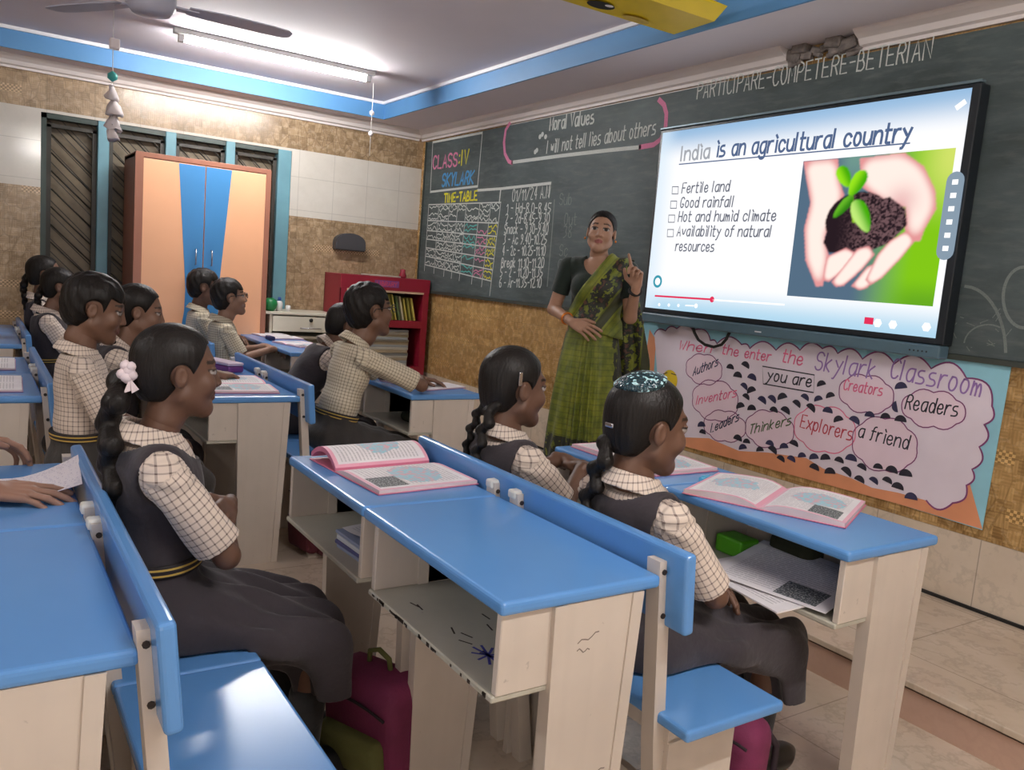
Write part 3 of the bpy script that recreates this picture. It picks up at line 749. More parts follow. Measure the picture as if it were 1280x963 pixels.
# ------------------------------------------------------------------ lights, fan and hangings under the ceiling
M_tube = emissive('tube_glow', (1.0, 0.98, 0.95), TUBE_STRENGTH); M_white = plain('white_enamel', lin(228, 228, 228), .35, .03)
tl = empty('tube_light', (-5.57, 1.70, ZR - 0.06), 'glowing white tube light on the ceiling near the window wall', 'lamp')
def lpart(mbb, name, m, parent, sm=False):
    o = mbb.done(name, m, None, sm); o.parent = parent; return o
b = MB(); b.box(-.03, .03, -.66, .66, .025, .06, bevel=.006); lpart(b, 'housing', M_white, tl)
b = MB(); b.tube([(0, -.60, 0), (0, .60, 0)], .016, 12); lpart(b, 'tube', M_tube, tl)
for s in (-1, 1):
    b = MB(); b.box(-.02, .02, s * .615 - .018, s * .615 + .018, -.02, .03, bevel=.004); lpart(b, 'lamp_holder', M_white, tl)
for x, y, a, w in ((0.15, 1.25, 0, 'on the right half of the ceiling'), (-2.2, -1.9, math.pi / 2, 'added unseen over the back rows')):  # the back tube is out of view, added to brighten room and ceiling
    t2 = dup(tl, (x, y, ZR - .06), a, 'white tube light ' + w)
    for c in t2.children:
        if c.name.split('.')[0] == 'tube': c.data = c.data.copy(); c.data.materials[0] = emissive('tube_glow', (1.0, 0.96, 0.91), OTHER_TUBES[0 if a == 0 else 1])
M_fan = plain('fan_grey_paint', lin(176, 176, 192), .4, .05)
fan = empty('ceiling_fan', (-3.92, 0.64, 2.33), 'grey three-bladed ceiling fan hanging near the glowing tube', 'fan')
b = MB(); b.lathe([(.02, -.05), (.075, -.045), (.10, -.01), (.10, .03), (.06, .06), (.03, .07)], 24); lpart(b, 'motor', M_fan, fan)
b = MB(); b.tube([(0, 0, .06), (0, 0, ZR - 2.33 - .04)], .012, 10); lpart(b, 'down_rod', M_fan, fan)
b = MB(); b.lathe([(.015, ZR - 2.33 - .10), (.06, ZR - 2.33 - .03), (.06, ZR - 2.33)], 20); lpart(b, 'canopy', M_fan, fan)
for a in (90, 213, 333):
    Mx = Matrix.Rotation(math.radians(a), 4, 'Z') @ Matrix.Rotation(math.radians(-5), 4, 'X')
    b = MB()
    prof = [(.15, -.045, .045), (.30, -.062, .058), (.50, -.06, .058), (.58, -.045, .05), (.60, -.02, .03)]
    for z in (0.0,):
        pl = [(x, y0, z) for x, y0, y1 in prof] + [(x, y1, z) for x, y0, y1 in reversed(prof)]
        b.prism([Mx @ Vector(p) for p in pl], Mx.to_3x3() @ Vector((0, 0, .005)))
    b.box(.08, .19, -.02, .02, -.004, .004, M=Mx)
    lpart(b, 'blade', M_fan, fan)
M_yell = plain('yellow_gloss_card', lin(226, 196, 12), .4, .05)
yc = empty('yellow_panel', (-2.90, 2.3, 2.50), 'bright yellow slab with black oval mark at the edge of the ceiling recess', 'decoration')
def rel(o, mbb, name, m, label=None):
    q = mbb.done(name, m); q.parent = o; q.matrix_parent_inverse = Matrix.LocRotScale(o.location, o.rotation_euler, None).inverted()
    if label: q['label'] = label
    return q
b = MB(); b.hexa([(-3.035, 1.7, 2.50), (-2.76, 1.7, 2.50), (-2.76, 2.77, 2.51), (-3.03, 2.785, 2.51)], [(-3.035, 1.7, 2.60), (-2.71, 1.7, 2.60), (-2.69, 2.77, 2.56), (-3.03, 2.785, 2.56)]); rel(yc, b, 'slab', M_yell)
b = MB(); b.disc((-2.945, 2.27, 2.4985), (.042, .07), (0, 0, -1), 20, u=(1, 0, 0)); b.disc((-2.925, 2.30, 2.498), (.014, .022), (0, 0, -1), 12, u=(1, 0, 0), mat=1)
rel(yc, b, 'oval_mark', [M_dark, M_whiteline]); b = MB()
b.disc((-2.975, 2.50, 2.4985), (.03, .075), (0, 0, -1), 20, u=(1, 0, 0))
rel(yc, b, 'faded_spot', [plain('faded_yellow', lin(206, 176, 70), .5)])
M_string = plain('white_thread', lin(214, 210, 206), .8); M_tealbead = plain('teal_bead', lin(60, 160, 156), .4); M_tissue = plain('white_tissue', lin(226, 216, 216), .8)
hs = empty('hanging_string', (-5.5, .70, 1.9), 'thread with teal bead and white paper tassel hanging before the window', 'decoration')
b = MB(); b.tube([(-5.5, .70, ZR), (-5.5, .70, 2.0)], .0025, 5); rel(hs, b, 'thread', M_string)
b = MB(); b.lathe([(.004, .03), (.028, .012), (.028, -.012), (.004, -.03)], 10, (-5.5, .70, 2.285)); rel(hs, b, 'bead', M_tealbead)
b = MB(); b.box(-5.52, -5.48, .68, .735, 2.44, 2.50, bevel=.008); rel(hs, b, 'paper_tag', M_tissue)
b = MB()
for z0, r0, a in ((2.19, .035, 0), (2.10, .06, 1.0), (2.02, .05, 2.2), (1.96, .035, .4)):
    b.lathe([(.006, .05), (r0 * .55, .02), (r0, -.03), (r0 * .7, -.04), (.005, -.01)], 7, (-5.5 + .008 * math.cos(a), .70 + .012 * math.sin(a), z0))
random.seed(8)
for v in b.bm.verts: v.co += Vector((random.uniform(-.012, .012), random.uniform(-.014, .014), random.uniform(-.012, .012)))
rel(hs, b, 'tassel', M_tissue)
hs2 = empty('hanging_string', (-5.9, 2.5, 2.15), 'thin thread with small white beads hanging beside the tube light end', 'decoration')
b = MB(); b.tube([(-5.9, 2.5, ZR), (-5.9, 2.5, 2.13)], .0025, 5); rel(hs2, b, 'thread', M_string)
for z in (2.44, 2.29):
    b = MB(); b.lathe([(.004, .02), (.018, .008), (.018, -.008), (.004, -.02)], 10, (-5.9, 2.5, z)); rel(hs2, b, 'bead', M_tissue)

# ------------------------------------------------------------------ wardrobe
M_peach = plain('peach_laminate', lin(236, 176, 136), .4, .04, 2.0); M_bluelam = plain('blue_laminate', lin(62, 130, 186), .4, .05, 2.0); M_brownlam = plain('brown_laminate', lin(150, 98, 78), .45, .08, 3.0); M_chrome = plain('chrome', lin(200, 200, 206), .25, .02, metal=1.0)
wd = empty('wardrobe', (-6.46, 1.40, 0), 'tall peach and blue two-door wardrobe standing in front of the window', 'wardrobe')
WX0, WX1, WA, WB, WT = -6.72, -6.23, .945, 1.87, 1.95
b = MB(); t_ = .022
b.box(WX0, WX1 - .02, WA, WA + t_, 0, WT); b.box(WX0, WX1 - .02, WB - t_, WB, 0, WT); b.box(WX0, WX1, WA, WB, WT - .025, WT + .01, bevel=.003); b.box(WX0, WX1 - .02, WA, WB, 0.0, .08); b.box(WX0, WX0 + .01, WA, WB, .0, WT)
b.box(WX1 - .022, WX1 + .004, WA - .002, WA + .05, 0, WT); b.box(WX1 - .022, WX1 + .004, WB - .035, WB + .002, 0, WT)
rel(wd, b, 'carcass', M_brownlam)
ym = 1.405
for s in (-1, 1):
    y0, y1 = (WA + .05, ym - .002) if s < 0 else (ym + .002, WB - .035)
    b = MB(); b.box(WX1 - .02, WX1, y0, y1, .08, WT - .03, bevel=.002)
    d = rel(wd, b, 'door', M_peach)
    b = MB(); zs = np.linspace(.09, WT - .035, 24); pl = []
    for z in zs:
        f = (z - 1.05) / .85
        w = .135 + .045 * max(0, f) - .02 * (1 - abs(f)) + (.10 * max(0, -f - .2))
        pl.append((ym + s * (w), z))
    poly = [(WX1 + .0005, a, z) for a, z in pl] + [(WX1 + .0005, ym + s * .004, zs[-1]), (WX1 + .0005, ym + s * .004, zs[0])]
    b.prism(poly, (.0025, 0, 0))
    o = b.done('door_inlay', M_bluelam, d); o['label'] = 'curved blue inlay'
    b = MB(); y = ym + s * .055; b.tube([(WX1, y, 1.33), (WX1 + .03, y, 1.33), (WX1 + .03, y, 1.22), (WX1, y, 1.22)], .005, 8)
    o = b.done('door_handle', M_chrome, d)

# ------------------------------------------------------------------ bookshelf in the corner
M_maroon = plain('maroon_paint', lin(136, 26, 46), .4, .08, 3.0); M_inside = plain('shelf_inside', lin(70, 62, 48), .7, .1); M_plate = plain('purple_plate', lin(120, 60, 120), .5); M_creamwood = plain('cream_edge', lin(196, 170, 140), .5)
bs = empty('bookshelf', (-6.54, 2.92, 0), 'maroon open bookshelf in the corner beside the blackboard', 'bookshelf')
A0, A1, BX, FX, TT = 2.51, 3.31, -6.725, -6.35, 1.235
b = MB(); b.box(BX, FX, A0, A0 + .05, 0, TT - .03); b.box(BX, FX, A1 - .05, A1, 0, TT - .03); b.box(BX, FX - .0, A0, A1, TT - .03, TT, bevel=.003); b.box(FX - .02, FX + .006, A0 - .006, A1 + .006, TT - .115, TT - .001, bevel=.003); b.box(FX - .02, FX + .004, A0, A0 + .055, 0, TT - .1); b.box(FX - .02, FX + .004, A1 - .055, A1, 0, TT - .1)
rel(bs, b, 'carcass', M_maroon)
b = MB(); b.box(BX, BX + .01, A0, A1, 0, TT); rel(bs, b, 'back_panel', M_inside)
for z in (.845, .45, .10):
    b = MB(); b.box(BX, FX, A0 + .05, A1 - .05, z, z + .03); b.box(FX - .02, FX + .003, A0 + .05, A1 - .05, z - .03, z + .03); rel(bs, b, 'shelf', M_maroon)
b = MB(); b.box(FX - .01, FX + .0085, A0 + .05, A1 - .05, TT - .128, TT - .112); rel(bs, b, 'edge_strip', M_creamwood)
b = MB(); b.box(FX + .006, FX + .009, 2.80, 3.02, TT - .085, TT - .03); pl = rel(bs, b, 'name_plate', M_plate)
b = MB(); write(b, 'LIBRARY', (FX + .0095, 2.82, TT - .075), (FX + .0095, 3.0, TT - .075), .034, .006, n=(1, 0, 0)); o = b.done('plate_lettering', P_red, pl)
random.seed(21)
BK = [plain('spine_olive', lin(140, 134, 60), .6), plain('spine_yellow', lin(186, 170, 80), .6), plain('spine_green', lin(92, 110, 66), .6), plain('spine_pale', lin(196, 186, 150), .6), plain('spine_red', lin(150, 70, 60), .6)]
y = 2.60; k = 0; ends = ['at the left end', 'near the middle', 'near the right end', 'at the right end']
adj = {'spine_olive': 'olive', 'spine_yellow': 'yellow', 'spine_green': 'green', 'spine_pale': 'pale cream', 'spine_red': 'dull red'}
while y < 3.22:
    th = random.uniform(.009, .018); h = random.uniform(.19, .225); m = BK[[0, 1, 2, 3, 1, 0, 1][k % 7]]
    lean = -.30 if y > 2.95 else -.08
    b = MB(); Mx = Matrix.Translation((0, y, .876)) @ Matrix.Rotation(-lean * .8, 4, 'X')
    b.box(FX - .17, FX - .03, 0, th, 0, h, bevel=.0015, seg=1, M=Mx)
    o = b.done('book', m); me = o.data
    for v in me.vertices: v.co.x -= FX
    o.location.x = FX
    tag(o, '%s thin book leaning on the upper shelf of the maroon bookshelf' % adj[m.name].strip(), 'book', 'books on the upper shelf')
    y += th + .014 + (0.008 if y > 2.95 else 0); k += 1
M_stack = [plain('paper_grey', lin(170, 164, 152), .8), plain('paper_blue_grey', lin(140, 144, 146), .8), plain('paper_tan', lin(150, 136, 112), .8)]
z = .481; k = 0
while z < .78:
    t = random.uniform(.016, .026); b = MB(); j = random.uniform(-.012, .012)
    b.box(-.24 + j, -.03 + j, -.19 + j, .19 - j, 0, t, bevel=.002, seg=1); o = b.done('notebook', M_stack[k % 3]); o.location = (FX, 2.97, z)
    tag(o, 'worn notebook in the tall stack on the middle shelf of the maroon bookshelf', 'notebook', 'stacked notebooks in the bookshelf'); z += t + .0005; k += 1
b = MB(); b.lathe([(.03, 0), (.034, .02), (.022, .05), (.026, .07), (.012, .075)], 14, (0, 0, 0)); o = b.done('pot', M_maroon); o.location = (-6.45, 3.10, TT); tag(o, 'small maroon pot on top of the bookshelf', 'pot')
b = MB(); b.box(-.10, .10, -.14, .14, 0, .012, bevel=.002, seg=1); o = b.done('paper_stack', M_stack[0]); o.location = (-6.50, 2.92, TT); tag(o, 'flat pale paper stack lying on top of the bookshelf', 'paper')

# ------------------------------------------------------------------ white drawer cabinet, things on it, wall box
M_offwhite = plain('off_white_laminate', lin(206, 200, 184), .4, .04, 3.0)
cb = empty('drawer_cabinet', (-6.5, 2.2, 0), 'off-white drawer cabinet between the wardrobe and the bookshelf', 'cabinet')
CY0, CY1, CT = 1.93, 2.485, .905
b = MB(); b.box(-6.715, -6.31, CY0, CY0 + .02, 0, CT - .02); b.box(-6.715, -6.31, CY1 - .02, CY1, 0, CT - .02); b.box(-6.715, -6.70, CY0, CY1, 0, CT - .02); b.box(-6.715, -6.31, CY0, CY1, .70, .72); b.box(-6.715, -6.31, CY0, CY1, .08, .10); rel(cb, b, 'carcass', M_offwhite)
b = MB(); b.box(-6.72, -6.285, CY0 - .04, CY1 + .01, CT - .02, CT, bevel=.004); rel(cb, b, 'cabinet_top', M_offwhite)
b = MB(); b.box(-6.31, -6.29, CY0 + .02, CY1 - .005, .755, CT - .03, bevel=.003); dr = rel(cb, b, 'drawer', M_offwhite)
b = MB(); b.lathe([(.012, 0), (.016, .012), (.006, .02)], 12, M=Matrix.Translation((-6.29, 2.25, .85)) @ Matrix.Rotation(math.pi / 2, 4, 'Y')); o = b.done('knob', M_dark, dr)
b = MB(); b.tube([(-6.29, 2.17, .785), (-6.275, 2.18, .785), (-6.275, 2.33, .785), (-6.29, 2.34, .785)], .005, 6); o = b.done('handle', M_chrome, dr)
M_greenp = plain('green_plastic', lin(24, 130, 70), .35); M_bluecap = plain('blue_cap', lin(60, 90, 170), .4)
b = MB(); b.lathe([(.03, 0), (.05, .02), (.058, .05), (.05, .085), (.02, .10)], 18); o = b.done('jar', M_greenp); o.location = (-6.40, 1.955, CT); tag(o, 'round green plastic pot on the off-white cabinet', 'pot')
bt = empty('bottle', (-6.42, 2.035, CT), 'small white bottle with blue cap beside the green pot', 'bottle')
b = MB(); b.lathe([(.024, 0), (.026, .06), (.02, .075), (.012, .08)], 14); lpart(b, 'bottle_body', M_white, bt)
b = MB(); b.lathe([(.013, .08), (.013, .105), (.008, .108)], 12); lpart(b, 'cap', M_bluecap, bt)
b = MB(); b.lathe([(.018, 0), (.02, .045), (.014, .05)], 12); o = b.done('glue_stick', M_white); o.location = (-6.37, 2.09, CT); tag(o, 'short white tub on the off-white cabinet beside the bottle', 'tub')
M_wallbox = plain('charcoal_plastic', lin(62, 62, 66), .5, .05)
b = MB(); pr = []
for a in np.linspace(0, math.pi, 12): pr.append((XL, 2.70 - .135 * math.cos(a), 1.50 + .075 * math.sin(a)))
pr += [(XL, 2.835, 1.43), (XL, 2.565, 1.43)]
b.prism(pr, (.09, 0, 0)); bmesh.ops.bevel(b.bm, geom=[e for e in b.bm.edges], offset=.008, segments=2, affect='EDGES')
tag(b.done('wall_box', M_wallbox), 'charcoal round-topped box fixed on the tiled wall above the bookshelf', 'box')

# ------------------------------------------------------------------ school desks with benches
def m_blue():
    t = NT('blue_desk_paint'); o = t.obj(); n = t.noise(o, 2.5, 3.0); n2 = t.noise(o, 90.0, 2.0)
    c = t.mix(t.ramp(n, .3, .7), lin(92, 146, 208), lin(98, 152, 212))
    return t.bsdf(c, .21, None, spec=.5)
M_blue = m_blue()
M_cream = m_wood_paint('cream_desk_paint', lin(208, 196, 184), .42)
M_creamin = m_wood_paint('stained_shelf_paint', lin(182, 178, 164), .5, (.03, .03, .06), .10)
M_bracket = plain('white_bracket', lin(216, 214, 206), .4, .06)
M_screw = plain('dark_screw', lin(50, 40, 34), .5)
M_chip = plain('chipped_dark_wood', lin(46, 36, 30), .8)
MODS = [(-1.165, -.655), (-.555, -.03)]      # inside faces of each half's side boards
def make_desk():
    root = empty('school_desk', (0, 0, 0), 'd', 'desk')
    for (x0, x1), (a, c) in zip(MODS, ((-1.18, -.626), (-.623, 0.0))):
        b = MB(); b.box(a, c, -.385, 0, .703, .73, bevel=.009, seg=3); lpart(b, 'tabletop', M_blue, root)
        b = MB(); b.box(x0 - .018, x0, -.375, -.06, .545, .703, bevel=.002, seg=1); b.box(x1, x1 + .018, -.375, -.06, .545, .703, bevel=.002, seg=1); b.box(x0, x1, -.075, -.06, .545, .703)
        lpart(b, 'book_compartment', M_cream, root)
        b = MB(); b.box(x0 - .016, x1 + .016, -.383, -.06, .532, .546, bevel=.003, seg=1); sh = lpart(b, 'shelf', M_creamin, root)
        for x in (x0 - .012, x1 + .012):
            b = MB(); s = .024 / 2; w = .02
            if x > 0 - .1: s = .013
            b.hexa([(x - s, -.245, 0), (x + s, -.245, 0), (x + s, -.075, 0), (x - s, -.075, 0)], [(x - s, -.262, .703), (x + s, -.262, .703), (x + s, -.045, .703), (x - s, -.045, .703)])
            b.hexa([(x - s - .004, -.247, 0), (x + s + .004, -.247, 0), (x + s + .004, -.222, 0), (x - s - .004, -.222, 0)], [(x - s - .004, -.264, .703), (x + s + .004, -.264, .703), (x + s + .004, -.236, .703), (x - s - .004, -.236, .703)])
            b.hexa([(x - s - .004, -.098, 0), (x + s + .004, -.098, 0), (x + s + .004, -.073, 0), (x - s - .004, -.073, 0)], [(x - s - .004, -.071, .703), (x + s + .004, -.071, .703), (x + s + .004, -.043, .703), (x - s - .004, -.043, .703)])
            lpart(b, 'side_panel', M_cream, root)
    # bench: posts, backrest, seat
    for x in (-1.135, -.66, -.545, -.022):
        b = MB(); w = .019
        b.hexa([(x - w, .075, 0), (x + w, .075, 0), (x + w, .115, 0), (x - w, .115, 0)], [(x - w, .030, .36), (x + w, .030, .36), (x + w, .062, .36), (x - w, .062, .36)])
        b.hexa([(x - w, .030, .36), (x + w, .030, .36), (x + w, .062, .36), (x - w, .062, .36)], [(x - w, -.006, .758), (x + w, -.006, .758), (x + w, .024, .758), (x - w, .024, .758)])
        p = lpart(b, 'bench_post', M_cream, root)
        b = MB()
        for z, y in ((.735, -.004), (.64, .005)): b.lathe([(.006, -.002), (.006, .003)], 8, M=Matrix.Translation((x + w, y + .012, z)) @ Matrix.Rotation(math.pi / 2, 4, 'Y'))
        lpart(b, 'screw', M_screw, p)
    for x in (-.66, -.55):
        b = MB(); b.box(x - .016, x + .016, -.012, .028, .742, .765, bevel=.006); lpart(b, 'bracket', M_bracket, root)
    Mb = Matrix.Translation((0, .03, .70)) @ Matrix.Rotation(.09, 4, 'X')
    b = MB(); b.box(-1.13, .055, -.012, .016, -.085, .088, bevel=.009, seg=3, M=Mb); lpart(b, 'backrest', M_blue, root)
    for a, c in ((-1.13, -.502), (-.500, .085)):
        b = MB(); b.box(a, c, .035, .335, .398, .424, bevel=.008, seg=3); lpart(b, 'seat', M_blue, root)
        b = MB(); i0, i1 = a + .045, c - .075
        b.box(i0, i1, .06, .30, .352, .398); b.box(i0, i0 + .02, .065, .27, 0, .36); b.box(i1 - .02, i1, .065, .27, 0, .36); b.box(i0, i1, .12, .14, .10, .18)
        lpart(b, 'bench_base', M_cream, root)
    return root
desk0 = make_desk()
BENCH = ('bench_post', 'bracket', 'backrest', 'seat', 'bench_base')
DESKS = [('A1', -1.205, .203, 1, 'blue-topped desk bench at the lower left with a hand-held paper on it'),
         ('A2', -1.145, 1.17, 1, 'blue-topped desk bench in the centre with one open pink book on it'),
         ('A3', -1.09, 2.105, 0, 'blue-topped front desk on the right with open pink books below the banner'),
         ('B1', -3.45, .225, 1, 'blue-topped desk bench at the left edge with white papers on it'),
         ('B2', -3.385, 1.185, 1, 'blue-topped desk bench with a purple box and open book behind the ponytail girl'),
         ('B3', -3.39, 2.10, 0, 'blue-topped front desk where the boy with glasses rests his arm'),
         ('C1', -5.20, .24, 1, 'blue-topped desk bench farthest back at the left edge of the room'),
         ('C2', -5.00, 1.16, 1, 'blue-topped desk bench under the two boys before the wardrobe'),
         ('C3', -5.06, 2.075, 0, 'blue-topped front desk with three books before the off-white cabinet')]
DK = {}
for k, (nm, x, y, bench, label) in enumerate(DESKS):
    DK[nm] = dup(desk0, (x, y, 0), 0, label, () if bench else BENCH)
    DK[nm]['group'] = 'school desks in rows'
for ch in list(desk0.children_recursive) + [desk0]: bpy.data.objects.remove(ch)
# wear seen only on the centre desk: chipped shelf edge, ink star, scribble on the panel
def own(parent, mbb, name, m, label=None):
    o = mbb.done(name, m); o.parent = parent
    if label: o['label'] = label
    return o
def shelf_of(d, k): return [c for c in d.children if c.name.split('.')[0] == 'shelf'][k]
sh = shelf_of(DK['A2'], 1)
b = MB(); random.seed(14)
for k in range(26):
    x = -.55 + .52 * random.random(); w = random.uniform(.002, .008)
    if k < 5: w *= 2.2
    b.box(x - w, x + w, -.3838, -.382, .5345 + random.uniform(0, .004), .5415 + random.uniform(0, .003))
own(sh, b, 'chipped_edge', M_chip)
M_inkblue = plain('blue_ink', lin(70, 70, 150), .6)
b = MB()
for k in range(9):
    a = k * .7; b.ribbon([(-.16, -.30, .5466), (-.16 + .045 * math.cos(a), -.30 + .028 * math.sin(a), .5466)], .006, (0, 0, 1))
for k in range(10):
    x, y = random.uniform(-.5, -.08), random.uniform(-.36, -.2); a = random.uniform(-.6, .6); b.ribbon([(x, y, .5466), (x + .03 * math.cos(a), y + .03 * math.sin(a), .5466)], .004, (0, 0, 1), 1)
own(sh, b, 'ink_stain', [M_inkblue, M_chip])
pn = [c for c in DK['A2'].children if c.name.split('.')[0] == 'side_panel']
b = MB(); random.seed(2); x = -1.1603
q = [(x, -.215 + .014 * k, .50 + random.uniform(-.012, .012)) for k in range(9)]
b.ribbon([(x, -.222, .535), (x, -.218, .505)] + q, .006, (1, 0, 0)); own(pn[0], b, 'scribble', M_chip)
b = MB(); x = -.03 + .012 + .0135
for y0, z0, dy, dz in ((-.20, .62, .05, .014), (-.16, .33, .06, .004), (-.20, .605, .03, -.004)):
    b.ribbon([(x, y0 + dy * t, z0 + dz * t + .004 * math.sin(9 * t)) for t in np.linspace(0, 1, 7)], .0025, (1, 0, 0))
own(pn[3], b, 'pencil_mark', plain('grey_pencil', lin(120, 108, 100), .8))

# ------------------------------------------------------------------ books and papers
def m_page(name, tint, seed, pic=True, table=True):
    t = NT(name); uv = t.attr('puv'); s = t.sep(uv); u, v = s[0], s[1]
    base = t.mix(t.ramp(t.noise(t.comb(u, v, seed), 3.0), .3, .7), lin(228, 222, 226), lin(240, 236, 238))
    inm = t.math('MULTIPLY', t.math('MULTIPLY', t.math('GREATER_THAN', u, .1), t.math('LESS_THAN', u, .88)), t.math('MULTIPLY', t.math('GREATER_THAN', v, .08), t.math('LESS_THAN', v, .92)))
    ln = t.math('MULTIPLY', t.math('LESS_THAN', t.math('FRACT', t.math('MULTIPLY', v, 26.0)), .42), t.math('GREATER_THAN', t.noise(t.comb(t.math('MULTIPLY', u, 40), t.math('FLOOR', t.math('MULTIPLY', v, 26.0)), seed), 1.0, 1.0), .42))
    col = t.mix(t.math('MULTIPLY', t.math('MULTIPLY', ln, inm), .38), base, lin(110, 106, 116))
    def rect(a, b_, c, d): return t.math('MULTIPLY', t.math('MULTIPLY', t.math('GREATER_THAN', u, a), t.math('LESS_THAN', u, b_)), t.math('MULTIPLY', t.math('GREATER_THAN', v, c), t.math('LESS_THAN', v, d)))
    if pic:
        n = t.noise(t.comb(u, v, seed), 7.0, 3.0)
        du = t.math('DIVIDE', t.math('SUBTRACT', u, .55), .34); dv = t.math('DIVIDE', t.math('SUBTRACT', v, .56), .24)
        rr = t.math('ADD', t.math('ADD', t.math('MULTIPLY', du, du), t.math('MULTIPLY', dv, dv)), t.math('MULTIPLY', t.math('SUBTRACT', n, .5), 1.4))
        pc = t.mix(t.ramp(t.noise(t.comb(u, v, seed + 4), 14.0, 3.0), .45, .62), lin(150, 206, 220), lin(224, 170, 184))
        col = t.mix(t.math('MULTIPLY', t.math('LESS_THAN', rr, .9), .9), col, pc)
    if table:
        r_ = rect(.56, .9, .05, .34); n = t.noise(t.comb(u, v, seed + 2), 60.0, 2.0)
        col = t.mix(r_, col, t.mix(t.ramp(n, .5, .6), lin(70, 74, 80), lin(170, 172, 172)))
    if tint:
        edge = t.math('SUBTRACT', 1.0, rect(.06, .955, .04, .965)); col = t.mix(t.math('MULTIPLY', edge, .9), col, tint)
    return t.bsdf(col, .55)
PINK = lin(232, 172, 192)
PG = m_page('textbook_page', PINK, 1.0); PG2 = m_page('textbook_page_pink', lin(234, 160, 184), 6.0, True, False); PGW = m_page('white_page', None, 3.0, False, False); PGN = m_page('newsprint_page', None, 8.0, False, True)
M_cover = plain('pink_cover', lin(206, 120, 148), .4, .06); M_pageedge = plain('page_edges', lin(214, 196, 196), .8, .1); M_mauve = plain('mauve_cover', lin(150, 110, 150), .4, .06)
def surf_block(prof, l, thick, name, mat, parent, edge_mat, pink_edges=False):
    """a half book: prof = (x, z) points of the top surface, extruded along y, thickness down to z = base"""
    nx = len(prof); ny = 8; V = []; UV = []
    L = [0]
    for a, c in zip(prof, prof[1:]): L.append(L[-1] + math.dist(a, c))
    for j in range(ny):
        v = j / (ny - 1)
        for i, (x, z) in enumerate(prof): V.append((x, (v - .5) * l, z)); UV.append((L[i] / L[-1], v, 0))
    nb = len(V)
    for j in range(ny):
        v = j / (ny - 1)
        for i, (x, z) in enumerate(prof): V.append((x, (v - .5) * l, max(.0015, z - thick[i]))); UV.append((L[i] / L[-1], v, 0))
    F = []; mi = []
    I = lambda i, j, k: k * nb + j * nx + i
    for j in range(ny - 1):
        for i in range(nx - 1):
            F.append((I(i, j, 0), I(i + 1, j, 0), I(i + 1, j + 1, 0), I(i, j + 1, 0))); mi.append(0)
            F.append((I(i, j, 1), I(i, j + 1, 1), I(i + 1, j + 1, 1), I(i + 1, j, 1))); mi.append(1)
    for j in (0, ny - 1):
        for i in range(nx - 1): F.append((I(i, j, 0), I(i, j, 1), I(i + 1, j, 1), I(i + 1, j, 0))); mi.append(1)
    for i in (0, nx - 1):
        for j in range(ny - 1): F.append((I(i, j, 0), I(i, j + 1, 0), I(i, j + 1, 1), I(i, j, 1))); mi.append(1)
    me = bpy.data.meshes.new(name); me.from_pydata(V, [], F)
    a = me.attributes.new('puv', 'FLOAT_VECTOR', 'POINT'); a.data.foreach_set('vector', np.array(UV, 'f4').ravel())
    o = link(name, me, [mat, edge_mat], parent)
    me.polygons.foreach_set('material_index', mi)
    bm = bmesh.new(); bm.from_mesh(me); bmesh.ops.recalc_face_normals(bm, faces=bm.faces); bm.to_mesh(me); bm.free()
    return o
def open_book(label, S0, S1, wr, wl, z=.7305, th=.012, curl=0.0, pr=None, pl=None, cover=None, group=None, name='open_book', lift=0.0):
    """spine from S0 (near) to S1 (far) on a desk; right page wr wide on the +x side, left page wl"""
    S0, S1 = Vector(S0), Vector(S1); d = S1 - S0; l = d.length
    root = empty(name, ((S0.x + S1.x) / 2, (S0.y + S1.y) / 2, z), label, 'book', group, math.atan2(d.y, d.x) - math.pi / 2)
    cover = cover or M_cover
    n = 11
    def prof(w, sgn, curl):
        P = []
        for i in range(n):
            t = i / (n - 1); x = t * w
            h = .004 + th * (math.sin(min(1, t * 3.2) * math.pi / 2) * (1 - .45 * t))
            h += lift * math.sin(math.pi * t)
            P.append((sgn * x, h))
        if curl:
            # the page pile rolls up and over
            P = []
            for i in range(n + 4):
                t = i / (n + 3)
                a = t * math.pi * .9
                P.append((sgn * (w * t), .006 + curl * math.sin(a) ** .8 + th * (1 - t) * .4))
        return P
    p = prof(wr, 1, 0); surf_block(p, l, [max(.002, zz - .003) for x, zz in p], 'right_pages', pr or PG, root, M_pageedge)
    p = prof(wl, -1, curl); thick = [max(.002, zz - .003) for x, zz in p] if not curl else [.014] * len(p)
    surf_block(p, l, thick, 'left_pages', pl or PG2, root, M_pageedge if not curl else cover)
    b = MB(); b.box(-wl - .004, wr + .004, -l / 2 - .004, l / 2 + .004, 0, .003, bevel=.001, seg=1); lpart(b, 'cover', cover, root)
    return root
